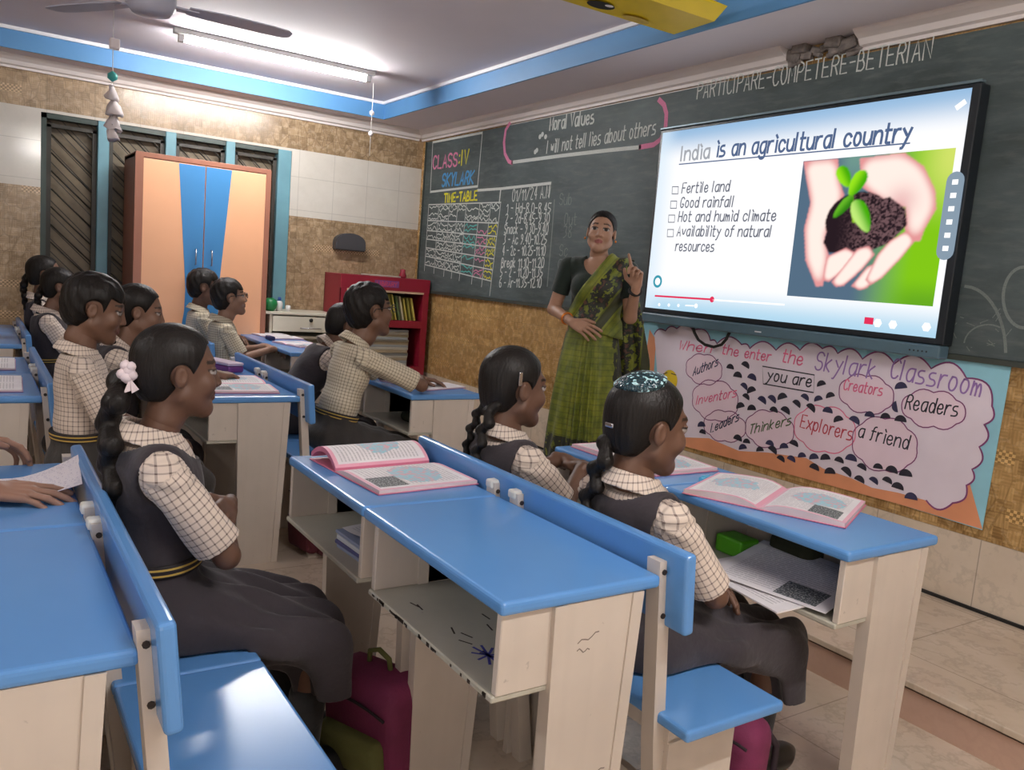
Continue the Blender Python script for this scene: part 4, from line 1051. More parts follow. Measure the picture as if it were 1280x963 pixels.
def sheet(name, label, cat, fn, l, mat, loc, rz=0, group=None, th=.0008, n=14, sx=.15):
    """one loose sheet (or thin pile); fn(u, v) -> z"""
    nx, ny = n, n; V = []; UV = []
    for k in (0, 1):
        for j in range(ny):
            for i in range(nx):
                u, v = i / (nx - 1), j / (ny - 1); V.append(((u - .5) * sx, (v - .5) * l, fn(u, v) - k * th)); UV.append((u, v, 0))
    I = lambda i, j, k: k * nx * ny + j * nx + i; F = []
    for j in range(ny - 1):
        for i in range(nx - 1):
            F.append((I(i, j, 0), I(i + 1, j, 0), I(i + 1, j + 1, 0), I(i, j + 1, 0))); F.append((I(i, j, 1), I(i, j + 1, 1), I(i + 1, j + 1, 1), I(i + 1, j, 1)))
    for j in range(ny - 1):
        for i in (0, nx - 1): F.append((I(i, j, 0), I(i, j + 1, 0), I(i, j + 1, 1), I(i, j, 1)))
    for i in range(nx - 1):
        for j in (0, ny - 1): F.append((I(i, j, 0), I(i, j, 1), I(i + 1, j, 1), I(i + 1, j, 0)))
    me = bpy.data.meshes.new(name); me.from_pydata(V, [], F)
    a = me.attributes.new('puv', 'FLOAT_VECTOR', 'POINT'); a.data.foreach_set('vector', np.array(UV, 'f4').ravel())
    o = link(name, me, mat); o.location = loc; o.rotation_euler = (0, 0, rz)
    bm = bmesh.new(); bm.from_mesh(me); bmesh.ops.recalc_face_normals(bm, faces=bm.faces); bm.to_mesh(me); bm.free()
    return tag(o, label, cat, group)
# centre desk
open_book('open textbook with a rolled-up pink page on the centre desk', (-2.105, .845), (-2.13, 1.15), .25, .16, curl=.045, th=.014)
# right front desk
open_book('open pink textbook lying on the right half of the front right desk', (-1.43, 1.80), (-1.56, 2.085), .225, .215, th=.016, lift=.006)
open_book('open pink textbook half hidden by the girl with teal hair net', (-2.03, 1.775), (-2.03, 2.05), .22, .21, th=.014)
M_cyan = plain('cyan_plastic', lin(90, 180, 220), .3, .04)
pn_ = empty('pen', (-1.733, 1.96, .7375), 'pale blue pen lying between the two open books on the front right desk', 'pen', None, math.atan2(.19, -.032))
b = MB(); b.tube([(-.07, 0, 0), (.055, 0, 0)], .0065, 8); b.tube([(.055, 0, 0), (.08, 0, 0)], [.0055, .002], 8); lpart(b, 'barrel', M_cyan, pn_)
b = MB(); b.tube([(-.085, 0, 0), (-.03, 0, 0)], .0072, 8); b.box(-.08, -.04, -.001, .001, .006, .011); lpart(b, 'pen_cap', M_cyan, pn_)
# second column
open_book('open textbook on the desk with the purple pencil box', (-3.72, .845), (-3.70, 1.13), .24, .24)
M_purple = plain('purple_plastic', lin(120, 64, 132), .35, .08); M_lil = plain('lilac_lid', lin(206, 186, 206), .4, .05)
pb = empty('pencil_box', (-4.22, 1.06, .7305), 'purple pencil box with pale lid near the hand on the desk', 'box', None, .35)
b = MB(); b.box(-.12, .12, -.045, .045, 0, .032, bevel=.008); lpart(b, 'box_body', M_purple, pb)
b = MB(); b.box(-.12, .12, -.045, .045, .0325, .048, bevel=.006); lpart(b, 'lid', M_lil, pb)
open_book('white open notebook under the forearm of the boy with glasses', (-3.66, 1.80), (-3.74, 2.06), .17, .17, pr=PGW, pl=PGW, cover=M_mauve, th=.008)
open_book('open white book on the far half of the desk before the boy with glasses', (-4.24, 1.80), (-4.30, 2.06), .2, .2, pr=PGW, pl=PGW, cover=M_mauve, th=.008)
# third column front desk
open_book('open book at the far end of the front desk by the cabinet', (-6.08, 1.80), (-6.12, 2.04), .2, .2, pr=PGW, pl=PGW, cover=M_mauve, th=.008)
open_book('open pink-edged book at the near end of the front desk by the cabinet', (-5.50, 1.80), (-5.56, 2.03), .17, .17, pr=PG, pl=PG2, cover=M_mauve, th=.01)
b = MB(); b.box(-.06, .06, -.02, .02, 0, .03, bevel=.008); o = b.done('pouch', plain('navy_cloth', lin(40, 40, 84), .8)); o.location = (-5.82, 1.79, .7305); tag(o, 'small navy pouch between the two books on the cabinet-side front desk', 'pouch')
# left column
open_book('white open book on the near half of the left edge desk', (-3.74, -.10), (-3.73, .17), .19, .19, pr=PGW, pl=PGW, cover=M_mauve, th=.01)
open_book('white open book on the far half of the left edge desk', (-4.34, -.10), (-4.33, .17), .19, .19, pr=PGW, pl=PGW, cover=M_mauve, th=.01)
M_lined = None
def m_lined():
    t = NT('lined_paper'); s = t.sep(t.attr('puv')); u, v = s[0], s[1]
    l1 = t.math('LESS_THAN', t.math('FRACT', t.math('MULTIPLY', v, 18.0)), .07)
    n = t.noise(t.comb(t.math('MULTIPLY', u, 60), t.math('MULTIPLY', t.math('FLOOR', t.math('MULTIPLY', v, 18.0)), 3.3), 1.0), 1.0, 2.0)
    w = t.math('MULTIPLY', t.math('GREATER_THAN', n, .55), t.math('LESS_THAN', t.math('ABSOLUTE', t.math('SUBTRACT', t.math('FRACT', t.math('MULTIPLY', v, 18.0)), .5)), .22))
    c = t.mix(t.math('MULTIPLY', l1, .5), lin(232, 228, 236), lin(170, 150, 200)); c = t.mix(t.math('MULTIPLY', w, .35), c, lin(120, 110, 160))
    return t.bsdf(c, .7)
M_lined = m_lined()
sheet('lined_paper', 'curled lined sheet between the two hands on the lower left desk', 'paper', lambda u, v: .006 + .17 * max(0, u - .55) ** 1.6 * (.6 + v * .5), .19, M_lined, (-2.115, .065, .7325), math.pi / 2 - .05, sx=.30)
# shelf of the centre desk and of the right desk
def pile(label, loc, rz, n, w, l, mats, group):
    random.seed(17 + n); z = loc[2]
    for k in range(n):
        t = random.uniform(.008, .014); b = MB(); j = random.uniform(-.01, .01)
        b.box(-w / 2 + j, w / 2 + j, -l / 2, l / 2, 0, t, bevel=.002, seg=1); o = b.done('notebook', mats[k % len(mats)]); o.location = (loc[0], loc[1], z); o.rotation_euler = (0, 0, rz + random.uniform(-.06, .06))
        tag(o, label, 'notebook', group); z += t + .0006
    return z
NB = [plain('notebook_blue_grey', lin(140, 150, 178), .7, .1), plain('notebook_violet', lin(84, 84, 130), .6, .1), plain('notebook_white', lin(196, 200, 208), .8, .06)]
zt = pile('notebook in the pile on the shelf of the centre desk', (-1.93, .96, .5465), .05, 4, .20, .26, NB, 'notebooks in the centre desk')
sheet('loose_paper', 'curled loose sheet on top of the notebooks in the centre desk', 'paper', lambda u, v: .004 + .035 * u * u + .006 * math.sin(v * 4), .24, PGN, (-1.93, .965, zt + .001), .03, sx=.20)
sheet('newspaper', 'grey printed paper sliding out of the shelf of the front right desk', 'paper', lambda u, v: .010 + .012 * math.sin(u * 2.2 + v) * v + .014 * v - .012 * (1 - v), .30, PGN, (-1.335, 1.85, .560), .18, sx=.34)
sheet('newspaper', 'white folded paper under the grey one, sticking out of the front right desk', 'paper', lambda u, v: .006 + .012 * v - .010 * (1 - v), .30, PGW, (-1.36, 1.81, .553), -.12, sx=.34, th=.004)
M_green = plain('bright_green_plastic', lin(70, 150, 20), .4, .08); M_pouch = plain('dark_green_cloth', lin(44, 48, 32), .9, .2)
b = MB(); b.box(-.05, .05, -.04, .04, 0, .055, bevel=.008); o = b.done('lunch_box', M_green); o.location = (-1.57, 1.90, .5465); tag(o, 'bright green box inside the shelf of the front right desk', 'box')
b = MB(); b.box(-.075, .075, -.045, .045, 0, .09, bevel=.03, seg=4); o = b.done('pouch', M_pouch); o.location = (-1.43, 1.99, .5465); tag(o, 'dark pouch beside the green box in the front right desk', 'pouch')
b = MB(); b.box(-.10, .10, -.06, .05, 0, .05, bevel=.02, seg=3); o = b.done('pouch', M_pouch); o.location = (-3.62, 1.88, .5465); tag(o, 'dark pouch in the shelf of the desk before the boy with glasses', 'pouch')
b = MB(); b.box(-.08, .08, -.08, .06, 0, .05, bevel=.018, seg=3); o = b.done('pouch', plain('blue_grey_cloth', lin(70, 84, 104), .9)); o.location = (-3.60, 1.0, .5465); tag(o, 'blue-grey pouch in the shelf of the desk behind the ponytail girl', 'pouch')

# ------------------------------------------------------------------ school bags on the floor
M_bagpink = plain('magenta_bag_cloth', lin(118, 40, 78), .8, .2, 8.0, .4, 120.0); M_bagmar = plain('maroon_bag_cloth', lin(84, 28, 40), .8, .2, 8.0, .4, 120.0); M_bagolive = plain('olive_bag_cloth', lin(96, 98, 52), .85, .15, 8.0, .3, 120.0); M_strap = plain('dark_webbing', lin(40, 26, 34), .8)
def bag(label, loc, rz, tilt, m, m2, w=.30, d=.16, h=.36):
    r = empty('school_bag', loc, label, 'bag', None, rz); T = Matrix.Rotation(tilt, 4, 'X')
    b = MB(); b.box(-w / 2, w / 2, -d / 2, d / 2, 0, h, bevel=.05, seg=4, M=T)
    for v in b.bm.verts: v.co += Vector((0, .012 * math.sin(v.co.x * 30), .008 * math.sin(v.co.x * 17 + 1)))
    mz = min(v.co.z for v in b.bm.verts)
    for v in b.bm.verts: v.co.z -= mz
    off = Matrix.Translation((0, 0, -mz)) @ T
    lpart(b, 'bag_body', m, r, True)
    b = MB(); b.box(-w * .38, w * .38, -d / 2 - .035, -d / 2 + .03, .03, h * .52, bevel=.025, seg=3, M=off); lpart(b, 'front_pocket', m2, r, True)
    b = MB(); b.tube([off @ Vector(p) for p in ((-.04, .02, h - .01), (-.035, .02, h + .03), (0, .02, h + .045), (.035, .02, h + .03), (.04, .02, h - .01))], .007, 8); lpart(b, 'handle', m2, r, True)
    b = MB(); b.tube([off @ Vector((x, -d / 2 - .004, h * .72 + .03 * math.cos(x * 9))) for x in np.linspace(-w * .42, w * .42, 14)], .004, 6); lpart(b, 'zip', M_strap, r, True)
    b = MB()
    for s in (-1, 1): b.tube([off @ Vector((s * .08, d / 2 - .02, h - .03)), off @ Vector((s * .085, d / 2 + .03, h * .7)), off @ Vector((s * .09, d / 2 + .03, h * .35)), off @ Vector((s * .09, d / 2 - .01, .05))], .010, 6)
    lpart(b, 'shoulder_strap', M_strap, r, True)
    return r
bag('pink-magenta school bag on the floor under the centre desk', (-1.84, .90, 0), .35, .12, M_bagpink, M_bagolive, .28, .16, .27)
bag('magenta school bag on the floor below the bench of the girl with teal hair net', (-1.30, 1.62, 0), .2, -.1, M_bagpink, M_bagmar, .20, .13, .24)
bag('maroon school bag on the floor behind the ponytail girl', (-3.45, 1.33, 0), .2, .1, M_bagmar, M_bagmar, .26, .15, .36)

# ------------------------------------------------------------------ figures: smooth blended surfaces
def V3(*a): return np.array(a, float)
def rotm(yaw=0, pitch=0, roll=0):
    """degrees; yaw > 0 turns the face to the figure's left, pitch > 0 looks up, roll > 0 tilts to the right"""
    return np.array(Matrix.Rotation(math.radians(yaw), 3, 'Z') @ Matrix.Rotation(math.radians(pitch), 3, 'X') @ Matrix.Rotation(math.radians(roll), 3, 'Y'))
class Field:
    def __init__(s, lo, hi, h):
        s.lo = np.array(lo, float); s.h = h; s.n = np.maximum(4, np.ceil((np.array(hi) - s.lo) / h).astype(int) + 1)
        s.d = np.full(tuple(s.n), 1.0, np.float32)
    def blk(s, lo, hi):
        a = np.clip(np.floor((np.array(lo) - s.lo) / s.h).astype(int), 0, s.n); b = np.clip(np.ceil((np.array(hi) - s.lo) / s.h).astype(int) + 1, 0, s.n)
        if (b <= a).any(): return None, None
        ax = [(s.lo[i] + s.h * np.arange(a[i], b[i])).astype(np.float32) for i in range(3)]
        return tuple(slice(a[i], b[i]) for i in range(3)), (ax[0][:, None, None], ax[1][None, :, None], ax[2][None, None, :])
    def put(s, fn, lo, hi, k, op='+'):
        sl, X = s.blk(np.array(lo) - k - 3 * s.h, np.array(hi) + k + 3 * s.h)
        if sl is None: return s
        d2 = fn(*X); d1 = s.d[sl]
        if op == '+':
            if k > 0:
                t = np.clip(.5 + .5 * (d2 - d1) / k, 0, 1); s.d[sl] = d2 * (1 - t) + d1 * t - k * t * (1 - t)
            else: s.d[sl] = np.minimum(d1, d2)
        else:
            d2 = -d2
            if k > 0:
                t = np.clip(.5 - .5 * (d2 - d1) / k, 0, 1); s.d[sl] = d2 * (1 - t) + d1 * t + k * t * (1 - t)
            else: s.d[sl] = np.maximum(d1, d2)
        return s
    def cap(s, a, b, r1, r2=None, k=0.0, op='+'):
        a, b = np.array(a, float), np.array(b, float); r2 = r1 if r2 is None else r2; ab = b - a; L = max(1e-9, ab @ ab)
        def fn(x, y, z):
            px, py, pz = x - a[0], y - a[1], z - a[2]
            t = np.clip((px * ab[0] + py * ab[1] + pz * ab[2]) / L, 0, 1)
            return np.sqrt((px - ab[0] * t) ** 2 + (py - ab[1] * t) ** 2 + (pz - ab[2] * t) ** 2) - (r1 + (r2 - r1) * t)
        r = max(r1, r2); return s.put(fn, np.minimum(a, b) - r, np.maximum(a, b) + r, k, op)
    def ell(s, c, r, R=None, k=0.0, op='+'):
        c, r = np.array(c, float), np.array(r, float)
        def fn(x, y, z):
            x, y, z = x - c[0], y - c[1], z - c[2]
            if R is not None: x, y, z = (R[0, 0] * x + R[1, 0] * y + R[2, 0] * z, R[0, 1] * x + R[1, 1] * y + R[2, 1] * z, R[0, 2] * x + R[1, 2] * y + R[2, 2] * z)
            k0 = np.sqrt((x / r[0]) ** 2 + (y / r[1]) ** 2 + (z / r[2]) ** 2); k1 = np.sqrt((x / r[0] ** 2) ** 2 + (y / r[1] ** 2) ** 2 + (z / r[2] ** 2) ** 2)
            return k0 * (k0 - 1) / np.maximum(k1, 1e-6)
        m = r.max() if R is not None else r
        return s.put(fn, c - m, c + m, k, op)
    def every(s):
        ax = [(s.lo[i] + s.h * np.arange(s.n[i])).astype(np.float32) for i in range(3)]
        return ax[0][:, None, None], ax[1][None, :, None], ax[2][None, None, :]
    def cut(s, fn, k=0.0):
        """keep where fn <= 0"""
        d2 = fn(*s.every()); 
        if k > 0:
            t = np.clip(.5 - .5 * (d2 - s.d) / k, 0, 1); s.d = (d2 * (1 - t) + s.d * t + k * t * (1 - t)).astype(np.float32)
        else: s.d = np.maximum(s.d, d2).astype(np.float32)
        return s
    def mesh(s):
        d = s.d; d[0] = d[-1] = 1; d[:, 0] = d[:, -1] = 1; d[:, :, 0] = d[:, :, -1] = 1
        ins = d < 0; n = s.n
        cnt = np.zeros(tuple(n - 1), np.int8)
        for i in (0, 1):
            for j in (0, 1):
                for k in (0, 1): cnt += ins[i:n[0] - 1 + i, j:n[1] - 1 + j, k:n[2] - 1 + k]
        act = np.argwhere((cnt > 0) & (cnt < 8))
        idx = np.full(tuple(n - 1), -1, np.int32); idx[tuple(act.T)] = np.arange(len(act))
        P = np.zeros((len(act), 3)); W = np.zeros(len(act))
        cs = [(i, j, k) for i in (0, 1) for j in (0, 1) for k in (0, 1)]
        val = {c: d[act[:, 0] + c[0], act[:, 1] + c[1], act[:, 2] + c[2]].astype(float) for c in cs}
        for c in cs:
            for ax in range(3):
                if c[ax]: continue
                e = list(c); e[ax] = 1; e = tuple(e); a, b = val[c], val[e]; m = (a < 0) != (b < 0)
                t = np.where(m, a / np.where(m, a - b, 1), 0); q = np.tile(np.array(c, float), (len(act), 1)); q[:, ax] += t
                P += q * m[:, None]; W += m
        P = (P / np.maximum(W, 1)[:, None] + act) * s.h + s.lo
        F = []
        for ax in range(3):
            o1, o2 = [(1, 2), (2, 0), (0, 1)][ax]
            sa = [slice(None)] * 3; sb = [slice(None)] * 3; sa[ax] = slice(0, n[ax] - 1); sb[ax] = slice(1, n[ax])
            A, B = ins[tuple(sa)], ins[tuple(sb)]
            for flag in (0, 1):
                e = np.argwhere((A & ~B) if flag == 0 else (~A & B))
                e = e[(e[:, o1] > 0) & (e[:, o2] > 0) & (e[:, o1] < n[o1] - 1) & (e[:, o2] < n[o2] - 1)]
                q = []
                for u, v in ((0, 0), (1, 0), (1, 1), (0, 1)):
                    c = e.copy(); c[:, o1] -= 1 - u; c[:, o2] -= 1 - v; q.append(idx[c[:, 0], c[:, 1], c[:, 2]])
                q = np.stack(q, 1); F.append(q if flag == 0 else q[:, ::-1])
        return P, np.concatenate(F) if F else np.zeros((0, 4), int)
def make_mesh(name, parts, mats, parent, col=None, puv=None):
    Vs, Fs, o = [], [], 0
    for P, F in parts: Vs.append(P); Fs.append(F + o); o += len(P)
    Vx, Fx = np.concatenate(Vs), np.concatenate(Fs)
    me = bpy.data.meshes.new(name)
    me.vertices.add(len(Vx)); me.vertices.foreach_set('co', Vx.astype('f4').ravel())
    me.loops.add(len(Fx) * 4); me.loops.foreach_set('vertex_index', Fx.astype('i4').ravel())
    me.polygons.add(len(Fx)); me.polygons.foreach_set('loop_start', np.arange(len(Fx), dtype='i4') * 4)
    me.update(calc_edges=True); me.validate()
    if col is not None:
        a = me.color_attributes.new('Col', 'FLOAT_COLOR', 'POINT'); a.data.foreach_set('color', np.concatenate([col(Vx), np.ones((len(Vx), 1))], 1).astype('f4').ravel())
    if puv is not None:
        a = me.attributes.new('puv', 'FLOAT_VECTOR', 'POINT'); a.data.foreach_set('vector', puv(Vx).astype('f4').ravel())
    return link(name, me, mats, parent, True)

def m_skin():
    t = NT('skin'); c = t.attr('Col', 'Color'); n = t.noise(t.obj(), 40.0, 3.0)
    c = t.mix(t.math('MULTIPLY', n, .18), c, t.mix(1.0, c, (.75, .6, .55), 'MULTIPLY')); return t.bsdf(c, .48, t.bump(t.noise(t.obj(), 260.0), .05, .001), spec=.4)
M_skin = m_skin()
def m_hair(name, col):
    t = NT(name); o = t.sep(t.obj()); n = t.noise(t.comb(t.math('MULTIPLY', o[0], 150), t.math('MULTIPLY', o[1], 90), t.math('MULTIPLY', o[2], 14)), 1.0, 3.0)
    return t.bsdf(t.mix(n, mul(col, .5), mul(col, 1.6)), .46, t.bump(n, .75, .004), spec=.22)
M_hair = m_hair('black_hair', (.010, .008, .007))
def m_plaid(name, base, dark, pitch, w=.17):
    t = NT(name); s = t.sep(t.attr('puv'))
    def st(x): return t.math('LESS_THAN', t.math('FRACT', t.math('DIVIDE', x, pitch)), w)
    a, b_ = st(s[0]), st(s[1]); f = t.math('ADD', t.math('MULTIPLY', a, .52), t.math('MULTIPLY', b_, .52))
    f = t.math('MINIMUM', f, 1.0); n = t.noise(t.obj(), 500.0, 1.0)
    c = t.mix(t.math('MULTIPLY', f, .86), t.mix(n, mul(base, .94), base), dark)
    return t.bsdf(c, .85, t.bump(t.noise(t.obj(), 22.0, 2.0), .25, .012), sheen=.1)
M_plaid = m_plaid('checked_shirt_cloth', lin(222, 206, 192), lin(66, 38, 40), .0165, .20)
M_plaidf = m_plaid('fine_checked_shirt_cloth', lin(212, 200, 176), lin(84, 70, 58), .0145, .24)
def cloth(name, col, bs=16.0, st=.3): 
    t = NT(name); n = t.noise(t.obj(), bs, 3.0, .6); n2 = t.noise(t.obj(), 600.0, 1.0)
    return t.bsdf(t.mix(n2, mul(col, .85), mul(col, 1.12)), .88, t.bump(n, st, .02), sheen=.15)
M_grey = cloth('charcoal_uniform_cloth', lin(50, 44, 49)); M_trouser = cloth('charcoal_trouser_cloth', lin(54, 50, 48)); M_sock = cloth('black_sock', lin(22, 22, 24)); M_shoe = plain('black_shoe_leather', lin(18, 18, 20), .35, .1)
def m_belt():
    t = NT('striped_belt'); s = t.sep(t.attr('puv')); v = s[1]
    a = t.math('ADD', t.math('LESS_THAN', t.math('ABSOLUTE', t.math('SUBTRACT', v, .007)), .0025), t.math('LESS_THAN', t.math('ABSOLUTE', t.math('ADD', v, .007)), .0025))
    return t.bsdf(t.mix(a, lin(40, 34, 36), lin(206, 172, 84)), .7)
M_belt = m_belt()
M_ribbon = plain('white_hair_ribbon', lin(226, 210, 214), .7, .08); M_lens = None
M_frame = plain('black_glasses_frame', lin(26, 24, 26), .3)
def glass():
    t = NT('spectacle_lens'); g = t.n('ShaderNodeBsdfGlossy'); g.inputs['Roughness'].default_value = .05; tr = t.n('ShaderNodeBsdfTransparent'); mx = t.n('ShaderNodeMixShader'); mx.inputs[0].default_value = .22
    t.t.links.new(tr.outputs[0], mx.inputs[1]); t.t.links.new(g.outputs[0], mx.inputs[2]); t.t.links.new(mx.outputs[0], t.out.inputs[0]); return t.m
M_lens = glass()

def head_field(c, R, s, h, female=False, open_mouth=False, neck=None):
    """skin surface of a head; s = head height / 0.23"""
    F = Field(c - .17 * s, c + .17 * s, h)
    P = lambda x, y, z: c + R @ (np.array((x, y, z)) * s)
    E = lambda p, r, k=.0, op='+': F.ell(P(*p), np.array(r) * s, R, k * s, op)
    Cp = lambda a, b, r1, r2=None, k=0.0, op='+': F.cap(P(*a), P(*b), r1 * s, (r1 if r2 is None else r2) * s, k * s, op)
    E((0, -.015, .035), (.075, .095, .083)); E((0, .028, -.028), (.061, .062, .084), .03)
    for sg in (-1, 1): Cp((sg * .05, .005, -.058), (sg * .012, .064, -.100), .020, .017, .03); E((sg * .038, .062, -.030), (.026, .024, .026), .02)
    E((0, .066, -.098), (.020, .016, .016), .02)
    Cp((-.036, .075, .028), (.036, .075, .028), .008, k=.02)
    for sg in (-1, 1): E((sg * .033, .101, .006), (.021, .016, .013), .016, '-')
    for sg in (-1, 1): E((sg * .032, .077, .005), (.0145, .013, .0125), .002)
    for sg in (-1, 1): Cp((sg * .018, .083, .0125), (sg * .046, .079, .0125), .0045, k=.004)
    Cp((0, .082, .014), (0, .1005, -.030), .0075, .0105, .014)
    for sg in (-1, 1): E((sg * .013, .091, -.034), (.0085, .009, .0075), .007)
    if open_mouth: E((0, .090, -.066), (.013, .016, .0065), .004, '-')
    for sg in (-1, 1): Cp((0, .0885, -.057), (sg * .020, .080, -.061), .0058, .004, .006); Cp((0, .0870, -.0735 if open_mouth else -.0695), (sg * .018, .079, -.0645), .0066, .004, .006)
    for sg in (-1, 1):
        E((sg * .078, -.008, -.006), (.0085, .0165, .0275), .006); E((sg * .087, -.004, -.002), (.006, .0085, .014), .006, '-')
    if neck is not None: F.cap(P(0, -.022, -.075), neck, .046 * s, .050 * s, .03 * s)
    return F
def head_colours(c, R, s, skin, brow=True, lip=None):
    skin = np.array(skin); lip = np.array(lip if lip is not None else mul(skin, .8)) * V3(1.05, .78, .82) if lip is None else np.array(lip)
    def fn(V):
        q = ((V - c) @ R) / s; x, y, z = np.abs(q[:, 0]), q[:, 1], q[:, 2]
        out = np.tile(skin, (len(V), 1))
        near = (y > .045) & (z > -.12) & (z < .11) & (x < .075)
        f = near & (((x / .023) ** 2 + ((z + .065) / .0125) ** 2) < 1) & (y > .07); out[f] = lip
        eye = near & (((x - .032) / .0165) ** 2 + ((z - .004) / .0085) ** 2 < 1); out[eye] = (.36, .33, .31)
        ir = near & (((x - .032) / .0098) ** 2 + ((z - .004) / .0085) ** 2 < 1); out[ir] = (.02, .013, .01)
        lid = near & (np.abs(x - .032) < .019) & (np.abs(z - (.0135 - 14 * (x - .032) ** 2)) < .0028); out[lid] = (.03, .02, .018)
        if brow:
            b = near & (x > .014) & (x < .052) & (np.abs(z - (.034 - .35 * np.maximum(0, x - .038))) < .0042); out[b] = mul(skin, .16)
        return out
    return fn
def hair_cap(c, R, s, h, style, grow=.011):
    """hair mass hugging the skull"""
    F = Field(c - .19 * s, c + .19 * s, h)
    P = lambda x, y, z: c + R @ (np.array((x, y, z)) * s)
    g = grow
    F.ell(P(0, -.017, .037), np.array((.075 + g, .095 + g, .083 + g)) * s, R)
    F.ell(P(0, -.055, -.02), np.array((.062 + g * .7, .052 + g * .5, .070)) * s, R, .03 * s)
    def q(x, y, z):
        X, Y, Z = x - c[0], y - c[1], z - c[2]
        return [(R[0, i] * X + R[1, i] * Y + R[2, i] * Z) / s for i in range(3)]
    def keep(x, y, z):
        a, b, d = q(x, y, z); ax = np.abs(a)
        if style == 'boy':
            # hairline: fringe on the forehead, sideburn before the ear, clipped nape
            line = np.where(b > .0, .052 - .55 * np.clip(.072 - b, 0, .05), -.075 + .0 * b)
            side = np.clip((b - .012) / .03, 0, 1); low = -.078 + side * (.05 + .078) ; low = low - .012 * np.clip((b - .045) / .04, 0, 1)
            ear = .030 - np.sqrt((b + .004) ** 2 + ((d + .002) * .85) ** 2); ear = np.where(ax > .045, ear, -1)
            return np.maximum(low - d, ear) * s
        side = np.clip((b + .012) / .075, 0, 1); low = -.075 + side * .150
        ear = .026 - np.sqrt((b + .006) ** 2 + ((d + .004) * .85) ** 2); ear = np.where(ax > .05, ear, -1)
        return np.maximum(low - d, ear) * s
    F.cut(keep, .006 * s)
    if style == 'boy':
        X = F.every(); a, b, d = q(*X); w = np.sin(a * 110 + b * 60) * np.sin(b * 80 - a * 40 + d * 50) * .0020 + np.sin(a * 210 + d * 90 + b * 70) * .0012
        F.d = (F.d + w * s).astype(np.float32)
    else:
        X = F.every(); a, b, d = q(*X); F.d = (F.d + (.0025 * np.exp(-(a / .004) ** 2) * (b > -.02)) * s).astype(np.float32)
    return F
def braid(pts, r0, r1, h, n=None):
    pts = [np.array(p, float) for p in pts]; L = [0]
    for a, b in zip(pts, pts[1:]): L.append(L[-1] + np.linalg.norm(b - a))
    n = n or max(4, int(L[-1] / (r0 * 1.05)))
    lo = np.min(pts, 0) - r0 * 2.2; hi = np.max(pts, 0) + r0 * 2.2; F = Field(lo, hi, h)
    def at(t):
        x = t * L[-1]; i = max(0, min(len(L) - 2, int(np.searchsorted(L, x)) - 1)); f = (x - L[i]) / max(1e-6, L[i + 1] - L[i]); return pts[i] * (1 - f) + pts[i + 1] * f, (pts[i + 1] - pts[i]) / max(1e-6, L[i + 1] - L[i])
    for i in range(n):
        t = (i + .5) / n; p, d = at(t); r = r0 + (r1 - r0) * t; side = np.cross(d, V3(0, 1, 0.01)); side /= np.linalg.norm(side); up = np.cross(side, d)
        sg = 1 if i % 2 else -1
        F.cap(p + side * sg * r * .55 + d * r * .45, p - side * sg * r * .25 - d * r * .55, r * .72, r * .5, r * .22)
    return F
def hand_prims(F, w, f, n, thumb, s=1.0, curl=(.25, .35, .4, .45), spread=.10, tcurl=.5, tips=None, kk=.006):
    """w wrist, f towards the fingers, n out of the back of the hand, thumb +1 right hand, -1 left hand"""
    f = np.array(f, float) / np.linalg.norm(f); n = np.array(n, float); n = n - f * (n @ f); n /= np.linalg.norm(n); sd = np.cross(n, f) * thumb
    w = np.array(w, float); u = s / .18
    r = .0092 * u
    base = []
    F.cap(w - f * .03 * u, w + f * .02 * u, .020 * u, .021 * u, kk)
    for i in range(4):
        o = (.030 - .020 * i) * u; k = w + f * ((.088, .092, .088, .078)[i]) * u + sd * o * .98
        F.cap(w + sd * o * .62 + f * .015 * u, k, .0135 * u, .0105 * u, .010 * u); base.append(k)
    lens = ((.040, .025, .020), (.045, .029, .021), (.041, .027, .020), (.032, .020, .018))
    for i in range(4):
        p = base[i]; a = 0; sp = (1.5 - i) * spread
        rr = r * (1.0, 1.02, .98, .86)[i]
        for j in range(3):
            a += curl[i] * (1.0, 1.15, .8)[j]
            d = (f * math.cos(a) - n * math.sin(a)); d = d + sd * sp * math.cos(a); d /= np.linalg.norm(d)
            e = p + d * lens[i][j] * u; F.cap(p, e, rr * (1 - .07 * j), rr * (.95 - .09 * j), .0025); p = e
    p = w + f * .022 * u + sd * .024 * u - n * .004 * u
    d = f * .62 + sd * .75 - n * .18; d /= np.linalg.norm(d); e = p + d * .038 * u; F.cap(p, e, .0145 * u, .0115 * u, .008 * u)
    d = f * (.9) + sd * (.42 - tcurl * .5) - n * (.15 + tcurl * .3); d /= np.linalg.norm(d); q = e + d * .030 * u; F.cap(e, q, .0110 * u, .0095 * u, .002)
    d = d + f * .2 - sd * .15 * tcurl * 2; d /= np.linalg.norm(d); F.cap(q, q + d * .024 * u, .0095 * u, .0075 * u, .002)

